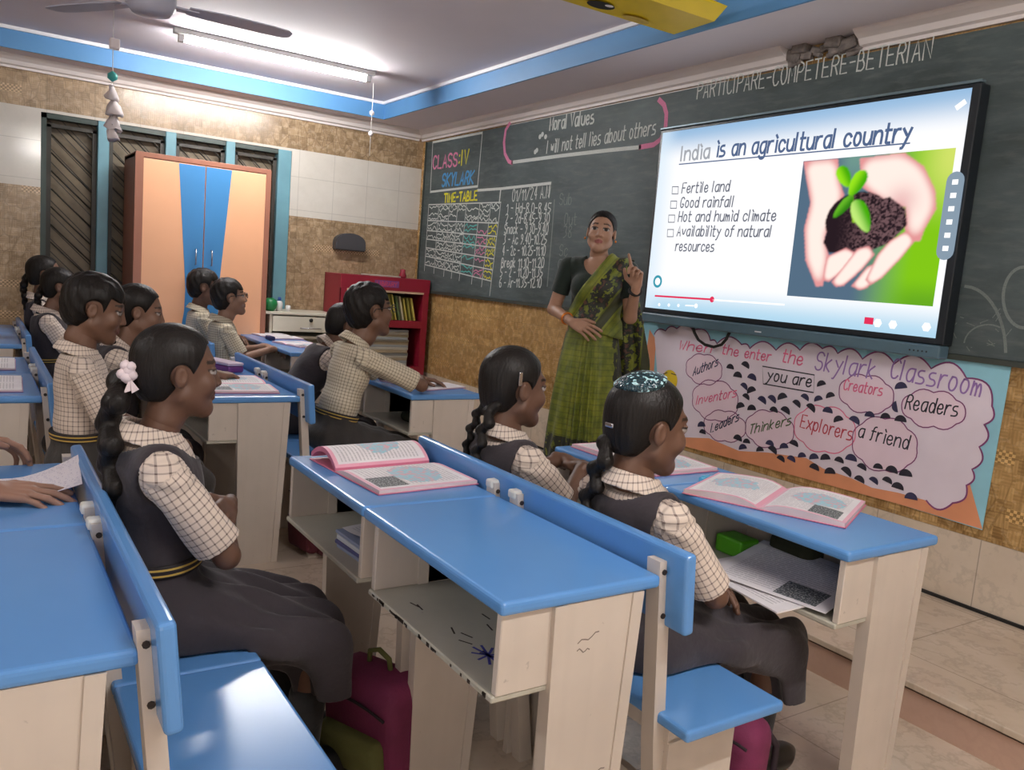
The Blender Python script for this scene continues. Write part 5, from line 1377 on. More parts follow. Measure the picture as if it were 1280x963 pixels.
def lerp(a, b, t): return np.array(a) * (1 - t) + np.array(b) * t
def glasses_mesh(c, R, s, parent, name='glasses'):
    P = lambda x, y, z: Vector((c + R @ (np.array((x, y, z)) * s)).tolist())
    b = MB()
    for sg in (-1, 1):
        b.tube([P(sg * .033 + .024 * math.cos(a), .106 - .12 * (abs(sg * .033 + .024 * math.cos(a)) - .02) * .25, .004 + .017 * math.sin(a)) for a in np.linspace(0, 2 * math.pi, 17)[:-1]], .0022 * s, 6, closed=True)
        b.tube([P(sg * .056, .103, .010), P(sg * .076, .080, .012), P(sg * .084, .02, .012), P(sg * .085, -.01, .010), P(sg * .083, -.022, -.004)], .0020 * s, 6)
    b.tube([P(-.010, .107, .008), P(0, .110, .011), P(.010, .107, .008)], .0020 * s, 6)
    g = b.done(name, M_frame, parent)
    b = MB()
    for sg in (-1, 1):
        b.bm.faces.new([b.bm.verts.new(P(sg * .033 + .023 * math.cos(a), .106 - .12 * (abs(sg * .033 + .023 * math.cos(a)) - .02) * .25, .004 + .016 * math.sin(a))) for a in np.linspace(0, 2 * math.pi, 17)[:-1]])
    b.done('lens', M_lens, g)
    return g

def student(loc, label, girl, hc, nb, hip=(0, 0, .515), head=(0, 0, 0), arms=None, s=.90, skin=(.15, .075, .045), h=.0055, hh=.0035, hair='braids', knee_y=.39, knee_z=.425, rz=0.0, fine=False, glasses=False, plaid=None, sh_w=.135, group='pupils seated at the desks', knees=None, hand_h=None, tie=False, skirt=True, bulk=1.0, braids=None):
    root = empty('person', loc, label, 'person', group, math.radians(rz))
    hc, nb, hip = np.array(hc, float), np.array(nb, float), np.array(hip, float); R = rotm(*head)
    up = nb - hip; up /= np.linalg.norm(up); xx = V3(1, 0, 0); fw = np.cross(up, xx); fw /= np.linalg.norm(fw)
    RT = np.stack([xx, fw, up], 1)
    ch, wa = lerp(hip, nb, .68) + fw * .006, lerp(hip, nb, .33)
    plaid = plaid or M_plaid
    SH = {1: nb + RT @ V3(sh_w, -.004, -.052), -1: nb + RT @ V3(-sh_w, -.004, -.052)}
    arms = arms or {1: ((.17, .10, .66), (.05, .25, .74), (-.8, .5, -.1), (.2, 0, 1)), -1: ((-.17, .10, .66), (-.05, .25, .74), (.8, .5, -.1), (-.2, 0, 1))}
    def torso(F, g=0.0, k=.03):
        F.ell(hip + V3(0, 0, -.01), (.118 * bulk + g, .095 + g, .085 + g), None, k)
        F.ell(wa, np.array((.102 * bulk + g, .080 + g, .125 + g)), RT, k)
        F.ell(ch, np.array((.112 * bulk + g, .084 + g, .135 + g)), RT, k)
        F.cap(lerp(SH[-1], SH[1], .16), lerp(SH[-1], SH[1], .84), .044 + g, .044 + g, k)
        F.cap(nb - up * .045, nb + up * .005, .062 + g, .045 + g, k)
    kn = knees or {1: (.085, knee_y, knee_z), -1: (-.085, knee_y, knee_z)}
    an = {sg: V3(kn[sg][0] * 1.02, kn[sg][1] - .01, .085) for sg in (-1, 1)}
    pts = np.array([hip, nb, hc] + [kn[1], kn[-1]] + [arms[i][0] for i in arms] + [arms[i][1] for i in arms])
    # --- skin
    lo, hi = pts.min(0) - .16, pts.max(0) + .14; lo[2] = .03
    F = Field(lo, hi, h); torso(F, -.012)
    F.cap(nb - up * .04, hc + R @ V3(0, -.022, -.075) * s, .044 * s / .9, .042 * s / .9, .02)
    for sg in (-1, 1):
        E, Wr = np.array(arms[sg][0], float), np.array(arms[sg][1], float)
        F.cap(SH[sg], E, .034, .029, .012); F.cap(E, Wr, .029, .0205, .008)
        F.cap(hip + V3(sg * .062, .02, -.012), kn[sg], .070, .050, .02); F.cap(kn[sg], an[sg], .046, .030, .012)
        if hand_h is None: hand_prims(F, Wr, arms[sg][2], arms[sg][3], arms[sg][4] if len(arms[sg]) > 4 else sg, .165, **(arms[sg][5] if len(arms[sg]) > 5 else {}))
    parts = [F.mesh()]
    Hh = head_field(hc, R, s, hh, girl, False, hc + R @ V3(0, -.03, -.12) * s); parts.append(Hh.mesh())
    if hand_h:
        for sg in (-1, 1):
            Wr = np.array(arms[sg][1], float); Fh = Field(Wr - .19, Wr + .19, hand_h); E = np.array(arms[sg][0], float)
            Fh.cap(lerp(E, Wr, .8), Wr, lerp(.029, .0205, .8).item(), .0205)
            hand_prims(Fh, Wr, arms[sg][2], arms[sg][3], arms[sg][4] if len(arms[sg]) > 4 else sg, .165, **(arms[sg][5] if len(arms[sg]) > 5 else {})); parts.append(Fh.mesh())
    body = make_mesh('body', parts, M_skin, root, head_colours(hc, R, s, skin))
    # --- hair
    hf = hair_cap(hc, R, s, hh, 'girl' if girl else 'boy', .007 if girl else .012)
    HP = lambda x, y, z: hc + R @ (np.array((x, y, z)) * s)
    hp = [hf.mesh()]
    if girl and braids:
        for (pts_, r0, r1) in braids: hp.append(braid([HP(*p) if len(p) == 3 else p[1] for p in pts_], r0, r1, max(.003, hh)).mesh())
    hair_o = make_mesh('hair', hp, M_hair, root)
    # --- shirt
    belt_z = .11
    F = Field(np.minimum.reduce([hip, nb, SH[-1], SH[1], arms[1][0], arms[-1][0]]) - .15, np.maximum.reduce([hip, nb, SH[-1], SH[1], arms[1][0], arms[-1][0]]) + .15, h)
    torso(F, .007); bl = hip + up * (.045 if not girl else .03)
    F.cut(lambda x, y, z: -((x - bl[0]) * up[0] + (y - bl[1]) * up[1] + (z - bl[2]) * up[2]))
    nt = nb - up * .006; F.cut(lambda x, y, z: (x - nt[0]) * up[0] + (y - nt[1]) * up[1] + (z - nt[2]) * up[2])
    sl = {}
    for sg in (-1, 1):
        E = np.array(arms[sg][0], float); d = (E - SH[sg]); Ln = np.linalg.norm(d); d /= Ln; e = SH[sg] + d * Ln * .86; sl[sg] = (SH[sg], d, e)
        G = Field(np.minimum(SH[sg], e) - .09, np.maximum(SH[sg], e) + .09, h)
        G.cap(SH[sg], SH[sg] + d * Ln, .047, .052); 
        X = G.every(); ang = np.arctan2((X[0] - SH[sg][0]) * fw[1] - (X[1] - SH[sg][1]) * fw[0], X[2] - SH[sg][2]); G.d = (G.d + .0025 * np.sin(9 * ang + 40 * X[2])).astype(np.float32)
        G.cut(lambda x, y, z: (x - e[0]) * d[0] + (y - e[1]) * d[1] + (z - e[2]) * d[2])
        sl[sg] += (G,)
    def spuv(V):
        q = (V - hip) @ RT; u = np.arctan2(q[:, 0], -q[:, 1]) * .105; v = q[:, 2]; 
        out = np.stack([u, v, np.zeros(len(V))], 1)
        for sg in (-1, 1):
            S, d, e, G = sl[sg]; r = V - S; t = r @ d; rad = r - t[:, None] * d; dist = np.linalg.norm(rad, axis=1)
            m = (t > -.0) & (dist < .075) & (t < np.linalg.norm(e - S) + .02) & ((q[:, 0] * sg > sh_w - .028))
            a = np.array((0, 1., 0)); a -= d * (a @ d); a /= np.linalg.norm(a); b_ = np.cross(d, a)
            out[m, 0] = np.arctan2(rad[m] @ b_ * sg, rad[m] @ a) * .050; out[m, 1] = t[m] + .006
        return out
    # collar
    cz = nb + up * .012
    G = Field(nb - .12, nb + .13, min(h, .0045))
    def colfn(x, y, z):
        X, Y, Z = x - nb[0], y - nb[1], z - nb[2]; a = X; b_ = Y * fw[1] + Z * fw[2]; c_ = Y * up[1] + Z * up[2]
        rr = np.sqrt(a * a + (b_ * .92) ** 2); tilt = -.35 * b_
        zz = c_ - tilt - .012
        inner = np.abs(rr - (.053 + .55 * np.clip(-zz + .018, 0, .06))) - .0045
        return np.maximum(np.maximum(inner, zz - .018), -zz - .026)
    G.put(colfn, nb - .11, nb + .11, 0); 
    gap = lambda x, y, z: np.where((y - nb[1]) * fw[1] + (z - nb[2]) * fw[2] > .02, .012 + .5 * np.clip(nb[2] + .03 - z, 0, .05) - np.abs(x - nb[0]), -1)
    G.cut(gap)
    shirt = make_mesh('shirt', [F.mesh(), sl[1][3].mesh(), sl[-1][3].mesh(), G.mesh()], plaid, root, None, spuv)
    # --- lower clothing
    lo = np.minimum.reduce([hip - .2, np.array(kn[1]) - .2, np.array(kn[-1]) - .2]); hi = np.maximum.reduce([hip + .2, np.array(kn[1]) + .2, np.array(kn[-1]) + .2])
    if girl:
        lo[2] = .25; hi[2] = nb[2] + .08; hi[1] = max(hi[1], nb[1] + .2); lo[0] -= .06; hi[0] += .06
        F = Field(lo, hi, h)
        torso(F, .015)
        # neckline and arm holes
        F.ell(nb + fw * .030 + up * .018, (.098, .118, .085), RT, .0, '-')
        for sg in (-1, 1): F.cap(SH[sg] + RT @ V3(sg * .018, 0, -.02), SH[sg] + V3(sg * .14, 0, -.02), .060, .09, 0, '-'); F.cap(SH[sg] + V3(sg * .035, 0, .04), SH[sg] + V3(sg * .15, 0, .05), .060, .09, 0, '-')
        F.cut(lambda x, y, z: (x - nb[0]) * up[0] + (y - nb[1]) * up[1] + (z - nb[2]) * up[2] - .012)
        kL, kR = np.array(kn[-1], float), np.array(kn[1], float)
        for t in np.linspace(0, 1, 6):
            a = hip + V3(-.085 + .17 * t, .0, -.025); k_ = lerp(kL + V3(-.035, 0, 0), kR + V3(.035, 0, 0), t); w = math.sin(math.pi * t)
            F.cap(a, k_ + V3(0, .015 * w, -.012 * w), .088, .062, .03)
            F.cap(k_ + V3(0, .01, -.005), k_ + V3(0, .035, -.17), .058, .050, .03)
        F.ell(hip + V3(0, -.01, -.045), (.165, .125, .065), None, .04)
        X = F.every(); yy = X[1] - hip[1]
        fold = (np.sin(X[0] * 58 + yy * 11 + X[2] * 9) * .012 + np.sin(X[0] * 104 - yy * 19 + 1) * .006) * np.clip((yy - .05) / .16, 0, 1) * (X[2] < hip[2] + .12) * np.ones_like(F.d)
        F.d = (F.d + fold.astype(np.float32)).astype(np.float32)
        hem = kn[1][2] - .15
        F.cut(lambda x, y, z: np.maximum(hem - z, np.where(y < hip[1] + .16, .430 - z, -1)))
        make_mesh('pinafore', [F.mesh()], M_grey, root)
    else:
        lo[2] = .06; F = Field(lo, hi, h)
        F.ell(hip + V3(0, -.005, -.015), (.132 * bulk, .108, .085), None, .03); F.ell(lerp(hip, wa, .6), (.112 * bulk, .092, .08), RT, .03)
        for sg in (-1, 1): F.cap(hip + V3(sg * .07, .01, -.012), kn[sg], .085, .068, .03); F.cap(kn[sg], an[sg] + V3(0, 0, .0), .064, .052, .02)
        X = F.every(); F.d = (F.d + .003 * np.sin(X[1] * 70 + X[0] * 30) * np.ones_like(F.d)).astype(np.float32)
        tp = hip + up * .085; F.cut(lambda x, y, z: (x - tp[0]) * up[0] + (y - tp[1]) * up[1] + (z - tp[2]) * up[2]); F.cut(lambda x, y, z: np.where(y < hip[1] + .12, .428 - z, -1))
        make_mesh('trousers', [F.mesh()], M_trouser, root)
    # belt
    bc = hip + up * (.095 if girl else .088)
    F = Field(bc - .18, bc + .18, h); torso(F, .0225)
    F.cut(lambda x, y, z: np.abs((x - bc[0]) * up[0] + (y - bc[1]) * up[1] + (z - bc[2]) * up[2]) - .016)
    make_mesh('belt', [F.mesh()], M_belt, root, None, lambda V: np.stack([V[:, 0], (V - bc) @ up, V[:, 2] * 0], 1))
    for sg in (-1, 1):
        a = an[sg]; F = Field(a - V3(.08, .10, .10), a + V3(.08, .24, .28), h)
        F.cap(a + V3(0, -.015, -.035), a + V3(0, .12, -.052), .036, .034, .02); F.ell(a + V3(0, .06, -.045), (.038, .115, .036), None, .015); F.cap(a, a + V3(0, 0, .02), .037, .037, .015)
        F.cut(lambda x, y, z: .002 - z); sho = make_mesh('shoe', [F.mesh()], M_shoe, root)
        if girl:
            F = Field(a - .08, a + V3(.08, .08, .26), h); F.cap(a, lerp(a, kn[sg], .5), .037, .046)
            make_mesh('sock', [F.mesh()], M_sock, root)
    if tie:
        b = MB(); f0 = nb + fw * .062 - up * .02; f1 = ch + fw * .108; f2 = wa + fw * .106
        w = lambda p, k: [tuple(p + V3(-k, 0, 0)), tuple(p + V3(k, 0, 0))]
        q = [w(f0, .012), w(f0 - up * .03, .009), w(f1, .019), w(f2, .024)]
        for A, B in zip(q, q[1:]): b.hexa([A[0], A[1], B[1], B[0]], [tuple(np.array(p) + fw * .006) for p in (A[0], A[1], B[1], B[0])])
        b.done('tie', M_belt if False else M_trouser, root)
    if glasses: glasses_mesh(hc, R, s, root)
    return root, hair_o, HP, R

# --- the pupils
ABS = lambda *p: (None, np.array(p, float))
DK1, DK2, DK3 = (.13, .066, .042), (.17, .088, .056), (.22, .12, .08)
# girl with ponytail in the left foreground
g1, g1h, HP, R_ = student((-1.93, .36, 0), 'girl with ribboned ponytail in charcoal pinafore sitting in profile in the left foreground', True,
    hc=(0, .03, 1.035), nb=(0, -.02, .885), head=(0, 0, 0), h=.0045, hh=.0028, hand_h=.003, skin=DK1, knee_y=.345, knee_z=.385, s=.86,
    arms={1: ((.140, .115, .640), (-.01, .150, .655), (-1, -.05, .10), (0, .7, .7), 1, dict(curl=(.3, .3, .3, .3))), -1: ((-.140, .115, .640), (-.050, .165, .700), (1, -.40, -.02), (0, .8, .6), -1, dict(curl=(.2, .25, .3, .35)))},
    braids=[([(0, -.095, .0), (0, -.13, -.03), (.015, -.16, -.10), (.03, -.165, -.20), (.04, -.15, -.32), (.045, -.135, -.45), (.045, -.13, -.56)], .043, .026)])
b = MB()
for k, (x, y, z, r) in enumerate(((.030, -.122, .005, .014), (.034, -.128, -.012, .013), (.024, -.135, -.004, .014), (.036, -.115, -.006, .012), (.036, -.118, .016, .011), (.026, -.13, .018, .012))):
    p = HP(x, y, z); b.lathe([(.002, -r), (r * .8, -r * .5), (r, 0), (r * .8, r * .5), (.002, r)], 8, tuple(p))
for dx, dy in ((.012, -.03), (.03, .0)):
    p0 = HP(.036, -.122, -.012); p1 = HP(.040 + dx * .3, -.118 + dy * .6, -.05); p2 = HP(.038, -.100 + dy * .3, -.042); b.prism([tuple(p0), tuple(p1), tuple(p2)], (.004, 0, .001))
b.done('hair_ribbon', M_ribbon, g1h)
# boy at the end of the left bench
student((-3.30, .335, 0), 'boy in checked shirt without glasses, head bowed, at the left bench end', False, hc=(.0, .045, 1.075), nb=(0, -.005, .915), hip=(0, 0, .53), head=(-8, -12, 0), s=.98, h=.005, hh=.0032, skin=DK2, sh_w=.145, bulk=1.08,
    arms={1: ((.185, .09, .665), (.10, .27, .60), (-.5, .8, -.1), (.3, 0, 1)), -1: ((-.185, .10, .66), (-.06, .27, .60), (.6, .7, -.1), (-.3, 0, 1))})
# girl leaning forward beside him
student((-3.80, .38, 0), 'girl leaning forward beside the bowed boy, one hand reaching the purple box', True, hc=(0, .225, 1.035), nb=(0, .145, .885), head=(-10, -6, 0), h=.006, hh=.0035, skin=DK3, s=.94,
    arms={1: ((.17, .36, .745), (.0, .55, .765), (-.35, .85, -.05), (.1, 0, 1)), -1: ((-.17, .33, .745), (-.10, .52, .765), (.6, .6, -.05), (-.1, 0, 1))},
    braids=[([(.05, -.08, -.04), (.07, -.10, -.12), (.07, -.06, -.24)], .026, .015), ([(-.05, -.08, -.04), (-.07, -.10, -.12), (-.07, -.06, -.24)], .026, .015)])
# two girls on the farthest bench
student((-5.55, .395, 0), 'girl with dark vest half hidden behind the bowed boy on the farthest left bench', True, hc=(0, .055, 1.04), nb=(0, -.015, .885), head=(-6, 0, 0), h=.007, hh=.0045, skin=DK2, s=.92,
    braids=[([(0, -.10, .0), (.02, -.13, -.08), (.03, -.115, -.20), (.03, -.10, -.34)], .034, .018)])
student((-6.15, .40, 0), 'girl farthest left with ponytail before the window, head turned to the front', True, hc=(0, .01, 1.09), nb=(0, -.025, .925), hip=(0, 0, .53), head=(-4, 4, 0), h=.007, hh=.0045, skin=DK3, s=.96,
    braids=[([(0, -.10, .0), (.0, -.135, -.08), (.02, -.13, -.20), (.02, -.11, -.36)], .036, .02)])
# two boys before the wardrobe
student((-5.92, 1.325, 0), 'boy in pale shirt with his head turned away before the wardrobe', False, hc=(0, .03, 1.075), nb=(0, -.005, .915), hip=(0, 0, .53), head=(-14, -2, 0), s=1.0, h=.0065, hh=.004, skin=DK2, plaid=M_plaidf, bulk=1.06)
student((-5.42, 1.36, 0), 'boy with glasses and dark tie, chin raised, before the wardrobe', False, hc=(0, .035, 1.04), nb=(0, -.01, .885), head=(-4, 8, 0), s=.97, h=.006, hh=.0035, skin=(.28, .16, .11), plaid=M_plaidf, glasses=True, tie=True, bulk=1.12,
    arms={1: ((.17, .08, .665), (.08, .30, .72), (-.6, .7, -.1), (.2, 0, 1)), -1: ((-.17, .08, .665), (-.06, .30, .72), (.6, .7, -.1), (-.2, 0, 1))})
# boy with glasses leaning on his desk, and the girl behind him
student((-3.56, 1.40, 0), 'boy with glasses leaning forward over his desk, forearm on the white notebook', False, hc=(0, .155, 1.105), nb=(0, .095, .945), hip=(0, .0, .53), head=(2, 6, 0), s=1.02, h=.005, hh=.003, skin=DK2, glasses=True, sh_w=.15, plaid=M_plaidf, bulk=1.15, hand_h=.004,
    arms={1: ((.175, .36, .775), (-.03, .46, .770), (-.9, .35, -.05), (.1, 0, 1), 1), -1: ((-.20, .33, .775), (-.10, .48, .770), (.5, .8, -.05), (-.1, 0, 1), -1)})
student((-4.17, 1.37, 0), 'girl in dark vest stooping low behind the boy with glasses', True, hc=(0, .31, .985), nb=(0, .225, .855), hip=(0, -.02, .51), head=(0, -14, 0), h=.006, hh=.004, skin=DK2, s=.92, braids=None,
    arms={1: ((.16, .36, .75), (.02, .52, .765), (-.8, .5, -.05), (.1, 0, 1)), -1: ((-.16, .36, .75), (-.04, .54, .765), (.8, .5, -.05), (-.1, 0, 1))})
# two girls on the centre bench
g2, g2h, HP, R_ = student((-2.00, 1.345, 0), 'girl with two long braids seen from behind on the centre bench', True, hc=(0, .005, .985), nb=(0, -.015, .838), hip=(0, 0, .50), head=(-6, -2, 0), h=.0045, hh=.003, skin=DK1, s=.97,
    braids=[([(-.065, -.045, -.045), (-.088, -.062, -.08), (-.094, -.085, -.15), (-.092, -.10, -.23), (-.098, -.11, -.31)], .023, .013), ([(.045, -.080, -.05), (.050, -.105, -.09), (.042, -.118, -.16), (.034, -.125, -.24), (.03, -.13, -.30)], .027, .016)])
b = MB(); p = HP(.084, -.03, .035); b.box(p[0] - .003, p[0] + .004, p[1] - .006, p[1] + .006, p[2] - .02, p[2] + .02, bevel=.002); b.done('hair_clip', M_chrome, g2h)
g3, g3h, HP, R_ = student((-1.42, 1.345, 0), 'girl with teal sequined hair net and one braid on the centre bench', True, hc=(0, .005, .982), nb=(0, -.02, .838), hip=(0, .01, .50), head=(-14, -4, 2), h=.0045, hh=.0028, hand_h=.003, skin=DK1, s=.97, knee_y=.45, knee_z=.395,
    arms={1: ((.165, .12, .600), (.085, .20, .555), (-.75, .25, -.35), (.45, .2, .85), 1, dict(curl=(.3, .35, .4, .4))), -1: ((-.15, .10, .625), (-.03, .24, .575), (.8, .3, -.1), (-.2, .2, 1), -1)},
    braids=[([(.01, -.085, -.03), (.005, -.108, -.08), (-.01, -.112, -.15), (-.02, -.122, -.24), (-.03, -.150, -.32), (-.03, -.170, -.38)], .031, .016)])
def m_sequin():
    t = NT('teal_sequin_net'); v = t.n('ShaderNodeTexVoronoi', {'Vector': t.obj(), 'Scale': 170.0}); r = t.sep(v.outputs['Color'])[0]
    c = t.mix(t.math('GREATER_THAN', r, .84), lin(18, 52, 62), lin(180, 220, 226)); return t.bsdf(c, .22, t.bump(v.outputs['Distance'], .6, .004), spec=.8)
F = Field(HP(0, 0, 0) - .2, HP(0, 0, 0) + .2, .003); F.ell(HP(0, -.017, .037), np.array((.085, .105, .0945)) , R_); top = HP(-.002, -.045, .112); F.cut(lambda x, y, z: np.sqrt((x - top[0]) ** 2 + (y - top[1]) ** 2 + (z - top[2]) ** 2) - .064)
make_mesh('sequin_net', [F.mesh()], m_sequin(), g3h)
b = MB(); p = HP(.018, -.112, -.005); b.box(p[0] - .014, p[0] + .014, p[1] - .006, p[1] + .004, p[2] - .006, p[2] + .006, bevel=.003); b.done('hair_clip', M_chrome, g3h)
# pupil at the lower left of whom only the hands show
student((-2.14, -.44, 0), 'pupil at the left frame edge, only two hands holding a lined sheet visible', False, hc=(0, .03, 1.06), nb=(0, .0, .905), hip=(0, 0, .525), s=.98, h=.0055, hh=.005, skin=(.30, .165, .115), hand_h=.0028, group=None,
    arms={1: ((.23, .22, .745), (.120, .470, .762), (.22, 1, -.06), (.28, .05, .95), 1, dict(curl=(.16, .2, .24, .3), tcurl=.2)), -1: ((-.28, .22, .76), (-.285, .440, .790), (.20, 1, -.14), (-.45, .1, .9), -1, dict(curl=(.35, .42, .45, .5), tcurl=.3))})
# the bench that pupil sits on
DK['A0'] = dup(DK['A1'], (-1.26, -.62, 0), 0, 'blue-topped desk bench of the pupil whose hands show at the left edge')

# ------------------------------------------------------------------ the teacher
def teacher():
    root = empty('person', (-3.52, 2.86, PLAT_Z), 'woman teacher in green and black saree standing by the screen, one finger raised', 'person', None, math.radians(180 + 42))
    skin = (.37, .21, .14); h = .005; s = .95
    hc = V3(0.0, .015, 1.455); R = rotm(4, 6, -3); nb = V3(0, -.01, 1.315); hip = V3(0, 0, .86); up = V3(0, 0, 1)
    SH = {1: V3(.165, -.005, 1.262), -1: V3(-.165, -.005, 1.262)}
    EL = {1: V3(.232, -.02, 1.02), -1: V3(-.205, .06, 1.015)}; WR = {1: V3(.085, .175, .965), -1: V3(-.235, .195, 1.175)}
    F = Field((-.36, -.26, .7), (.36, .34, 1.42), .0055)
    def torso(F, g=0.0, k=.04):
        F.ell((0, 0, .90), (.150 + g, .115 + g, .13 + g), None, k); F.ell((0, .0, 1.02), (.125 + g, .10 + g, .13 + g), None, k); F.ell((0, 0, 1.16), (.135 + g, .10 + g, .14 + g), None, k)
        for sg in (-1, 1): F.ell((sg * .062, .075, 1.155), (.06 + g, .048 + g, .06 + g), None, .03)
        F.cap(SH[-1] * V3(.75, 1, 1), SH[1] * V3(.75, 1, 1), .050 + g, k=k); F.cap(nb - up * .05, nb, .07 + g, .05 + g, k)
    torso(F, -.006); F.cap(nb - up * .03, hc + R @ V3(0, -.02, -.07), .046, .044, .02)
    for sg in (-1, 1): F.cap(SH[sg], EL[sg], .043, .035, .02); F.cap(EL[sg], WR[sg], .035, .0235, .012)
    parts = [F.mesh(), head_field(hc, R, s, .003, True, True, hc + R @ V3(0, -.03, -.12) * s).mesh()]
    for sg, f, n, kw in ((1, (-.85, .45, -.25), (.35, .6, .7), dict(curl=(.18, .22, .26, .3), tcurl=.2)), (-1, (.05, .18, 1), (.35, .8, -.2), dict(curl=(.08, .95, 1.05, 1.1), tcurl=.6))):
        W = WR[sg]; G = Field(W - .21, W + .21, .0032); G.cap(lerp(EL[sg], W, .8), W, .0258, .0235)
        hand_prims(G, W, f, n if sg > 0 else (-.35, -.85, .15), sg, .178, **kw); parts.append(G.mesh())
    make_mesh('body', parts, M_skin, root, head_colours(hc, R, s, skin, lip=(.30, .10, .09)))
    # hair parted in the middle and tied at the nape
    hf = hair_cap(hc, R, s, .003, 'girl', .007); P = lambda x, y, z: hc + R @ (np.array((x, y, z)) * s)
    bn = Field(P(0, -.12, -.05) - .1, P(0, -.12, -.05) + .1, .004); bn.ell(P(0, -.115, -.035), (.052, .038, .046))
    make_mesh('hair', [hf.mesh(), bn.mesh()], M_hair, root)
    # blouse
    M_bl = cloth('black_green_blouse', lin(20, 34, 28), 20.0, .2)
    F = Field((-.36, -.22, .95), (.36, .24, 1.42), .0055); torso(F, .008)
    F.ell((0, .07, 1.335), (.088, .13, .115), None, 0, '-'); F.ell((0, -.06, 1.36), (.085, .10, .10), None, 0, '-'); F.cut(lambda x, y, z: np.maximum(1.03 - z, z - 1.345))
    for sg in (-1, 1):
        d = EL[sg] - SH[sg]; L = np.linalg.norm(d); d = d / L; e = SH[sg] + d * L * .62
        G = Field(np.minimum(SH[sg], EL[sg]) - .08, np.maximum(SH[sg], EL[sg]) + .08, .005); G.cap(SH[sg] - d * .0, EL[sg], .054, .048); G.cut(lambda x, y, z: (x - e[0]) * d[0] + (y - e[1]) * d[1] + (z - e[2]) * d[2])
        if sg == -1: slv = [G.mesh()]
        else: slv.append(G.mesh())
    make_mesh('blouse', [F.mesh()] + slv, M_bl, root)
    # saree: skirt with front pleats, sash over the left shoulder, falling end behind the left arm
    def m_saree(name, border):
        t = NT(name); o = t.sep(t.obj()); uv = t.sep(t.attr('puv')); u, v = uv[0], uv[1]
        n = t.noise(t.comb(t.math('MULTIPLY', u, 10), t.math('MULTIPLY', v, 10), 1.0), 1.6, 3.0)
        olive = t.mix(t.ramp(n, .35, .65), lin(84, 96, 20), lin(124, 130, 32))
        st = t.math('LESS_THAN', t.math('FRACT', t.math('MULTIPLY', v, 32.0)), .22); c = t.mix(t.math('MULTIPLY', st, .35), olive, lin(52, 62, 20))
        vo = t.n('ShaderNodeTexVoronoi', {'Vector': t.comb(t.math('MULTIPLY', u, 1.0), t.math('MULTIPLY', v, .8), 0.0), 'Scale': 17.0}); wv = t.noise(t.comb(u, v, 3.0), 26.0, 3.0)
        return t, u, v, n, c, vo, wv
    t, u, v, n, c, vo, wv = m_saree('saree_skirt_cloth', 0)
    band = t.math('ADD', t.math('LESS_THAN', v, .34), t.math('GREATER_THAN', t.math('ADD', t.math('ABSOLUTE', t.math('SUBTRACT', u, .02)), t.math('MULTIPLY', n, .12)), .30))
    mot = t.math('MULTIPLY', t.math('MINIMUM', band, 1.0), t.math('GREATER_THAN', wv, .42)); c = t.mix(mot, c, lin(34, 38, 26)); M_s1 = t.bsdf(c, .6, t.bump(n, .15, .01), sheen=.1)
    t, u, v, n, c, vo, wv = m_saree('saree_sash_cloth', 0)
    mot = t.math('MULTIPLY', t.math('LESS_THAN', t.math('ABSOLUTE', t.math('SUBTRACT', v, .0)), .055), t.math('GREATER_THAN', wv, .46)); c = t.mix(mot, c, lin(30, 34, 26))
    edge = t.math('LESS_THAN', t.math('ABSOLUTE', t.math('ADD', v, .085)), .022); c = t.mix(t.math('MULTIPLY', edge, .9), c, lin(40, 44, 28)); rd = t.math('MULTIPLY', t.math('GREATER_THAN', wv, .60), t.math('LESS_THAN', t.math('ABSOLUTE', v), .06)); c = t.mix(t.math('MULTIPLY', rd, .6), c, lin(104, 60, 52)); M_s2 = t.bsdf(c, .6, t.bump(n, .2, .01), sheen=.1)
    F = Field((-.34, -.30, .005), (.34, .32, 1.05), .006)
    def skirt(x, y, z):
        t = np.clip((.99 - z) / .97, 0, 1); rx = .128 + .050 * np.sin(np.clip(t * 3.0, 0, 1.57)) + .035 * t; ry = .102 + .040 * np.sin(np.clip(t * 3.0, 0, 1.57)) + .035 * t
        a = np.arctan2(x, y); rr = np.sqrt((x / rx) ** 2 + (y / ry) ** 2); fr = np.exp(-((a + .02) / .42) ** 2)
        f = fr * .016 * np.sin(a * 34) * np.clip(t * 2.5, 0, 1) + .007 * np.sin(a * 11 + z * 7) * np.clip(t * 1.5, 0, 1)
        return np.maximum((rr - 1) * .5 * (rx + ry) * .92 + f - fr * .022 * np.clip(t * 3, 0, 1), np.maximum(z - 1.0, .012 - z))
    F.put(skirt, (-.33, -.29, .01), (.33, .31, 1.03), 0); torso_dir = 0
    make_mesh('saree_skirt', [F.mesh()], M_s1, root, None, lambda V: np.stack([np.arctan2(V[:, 0], V[:, 1]) * .2, V[:, 2], V[:, 2] * 0], 1))
    F = Field((-.30, -.24, .80), (.30, .28, 1.42), .0055); torso(F, .020)
    a, bq = V3(.165, 0, .985), V3(-.055, 0, 1.335); d = (bq - a) / np.linalg.norm(bq - a); nn = V3(-d[2], 0, d[0]) * -1
    sd = lambda x, z: (x - a[0]) * nn[0] + (z - a[2]) * nn[2]
    X = F.every(); F.d = (F.d + .004 * np.sin(sd(X[0], X[2]) * 95 + X[1] * 8)).astype(np.float32)
    F.cut(lambda x, y, z: np.maximum(sd(x, z), np.maximum(np.maximum(-y - .10, .93 - z + .25 * x), np.where(x < -.19, 1, -1) * .02)))
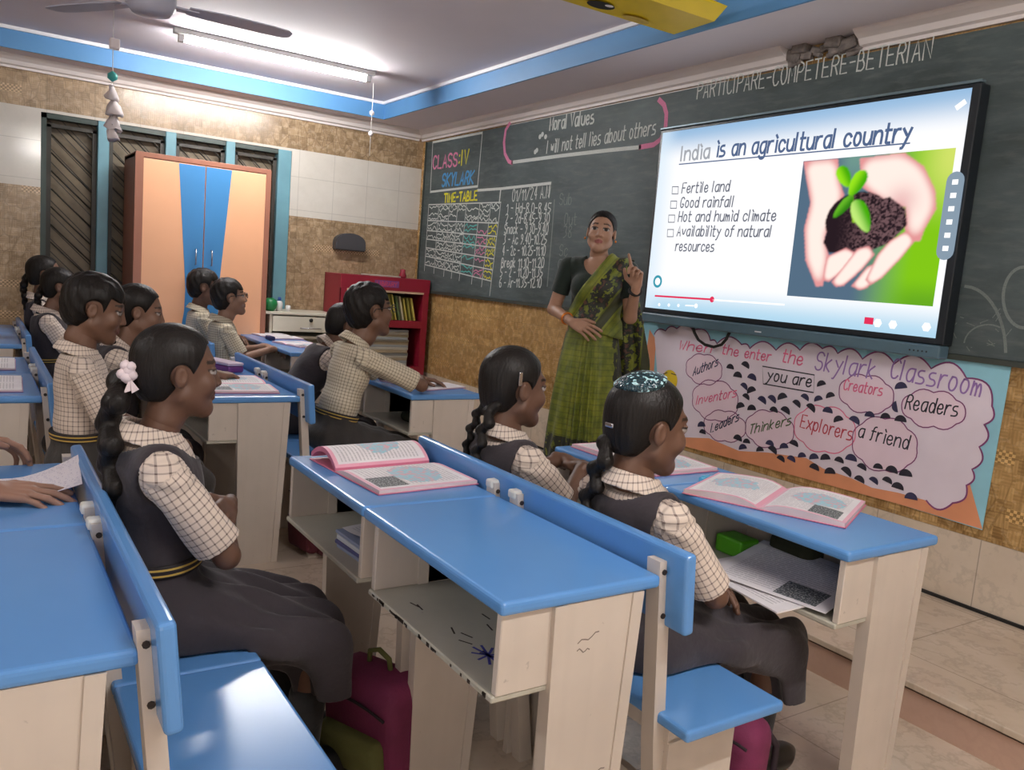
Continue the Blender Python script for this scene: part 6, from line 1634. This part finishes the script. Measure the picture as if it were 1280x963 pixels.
    sash = make_mesh('saree_sash', [F.mesh()], M_s2, root, None, lambda V: np.stack([(V - a) @ d, (V - a) @ nn + .11, V[:, 0] * 0], 1))
    G = Field((-.36, -.26, .38), (-.02, .12, 1.37), .006)
    def fall(x, y, z):
        cx = -.135 - .09 * np.clip((1.25 - z) / .6, 0, 1); w = .055 + .055 * np.clip((1.28 - z) / .5, 0, 1); yy = -.085 - .035 * np.clip((1.2 - z) / .5, 0, 1) + .012 * np.sin((x - cx) * 70) + .05 * np.clip((z - 1.2) / .12, 0, 1)
        return np.maximum(np.maximum(np.abs(x - cx) - w, np.abs(y - yy) - .008), np.maximum(z - 1.325, .45 - z + .1 * (x - cx)))
    G.put(fall, (-.35, -.25, .39), (-.03, .11, 1.36), 0)
    M_s3 = M_s1; make_mesh('saree_end', [G.mesh()], M_s2, root, None, lambda V: np.stack([V[:, 2], (V[:, 0] + .2) * .9, V[:, 0] * 0], 1))
    # bangle, watch, earrings
    M_gold = plain('orange_gold', lin(236, 140, 60), .25, .05, metal=.6)
    def ring(name, p, ax, r, tr, m):
        ax = Vector(ax).normalized(); u = ax.orthogonal().normalized(); v = ax.cross(u); b = MB()
        b.tube([Vector(p) + u * r * math.cos(t) + v * r * math.sin(t) for t in np.linspace(0, 2 * math.pi, 25)[:-1]], tr, 8, closed=True); return b.done(name, m, root)
    p = lerp(EL[1], WR[1], .72); ring('bangle', p, WR[1] - EL[1], .031, .0055, M_gold)
    p = lerp(EL[-1], WR[-1], .88); ring('watch_strap', p, WR[-1] - EL[-1], .029, .009, M_dark)
    b = MB()
    for sg in (-1, 1): b.lathe([(.002, .006), (.006, .0), (.003, -.008)], 8, tuple(P(sg * .088, .004, -.042)))
    b.done('earrings', M_gold, root)
    # sandals
    for sg in (-1, 1):
        F = Field((sg * .08 - .06, -.10, -.005), (sg * .08 + .06, .24, .08), .005); F.ell((sg * .08, .07, .02), (.042, .13, .03)); F.cut(lambda x, y, z: .001 - z); make_mesh('shoe', [F.mesh()], M_shoe, root)
    return root
teacher()
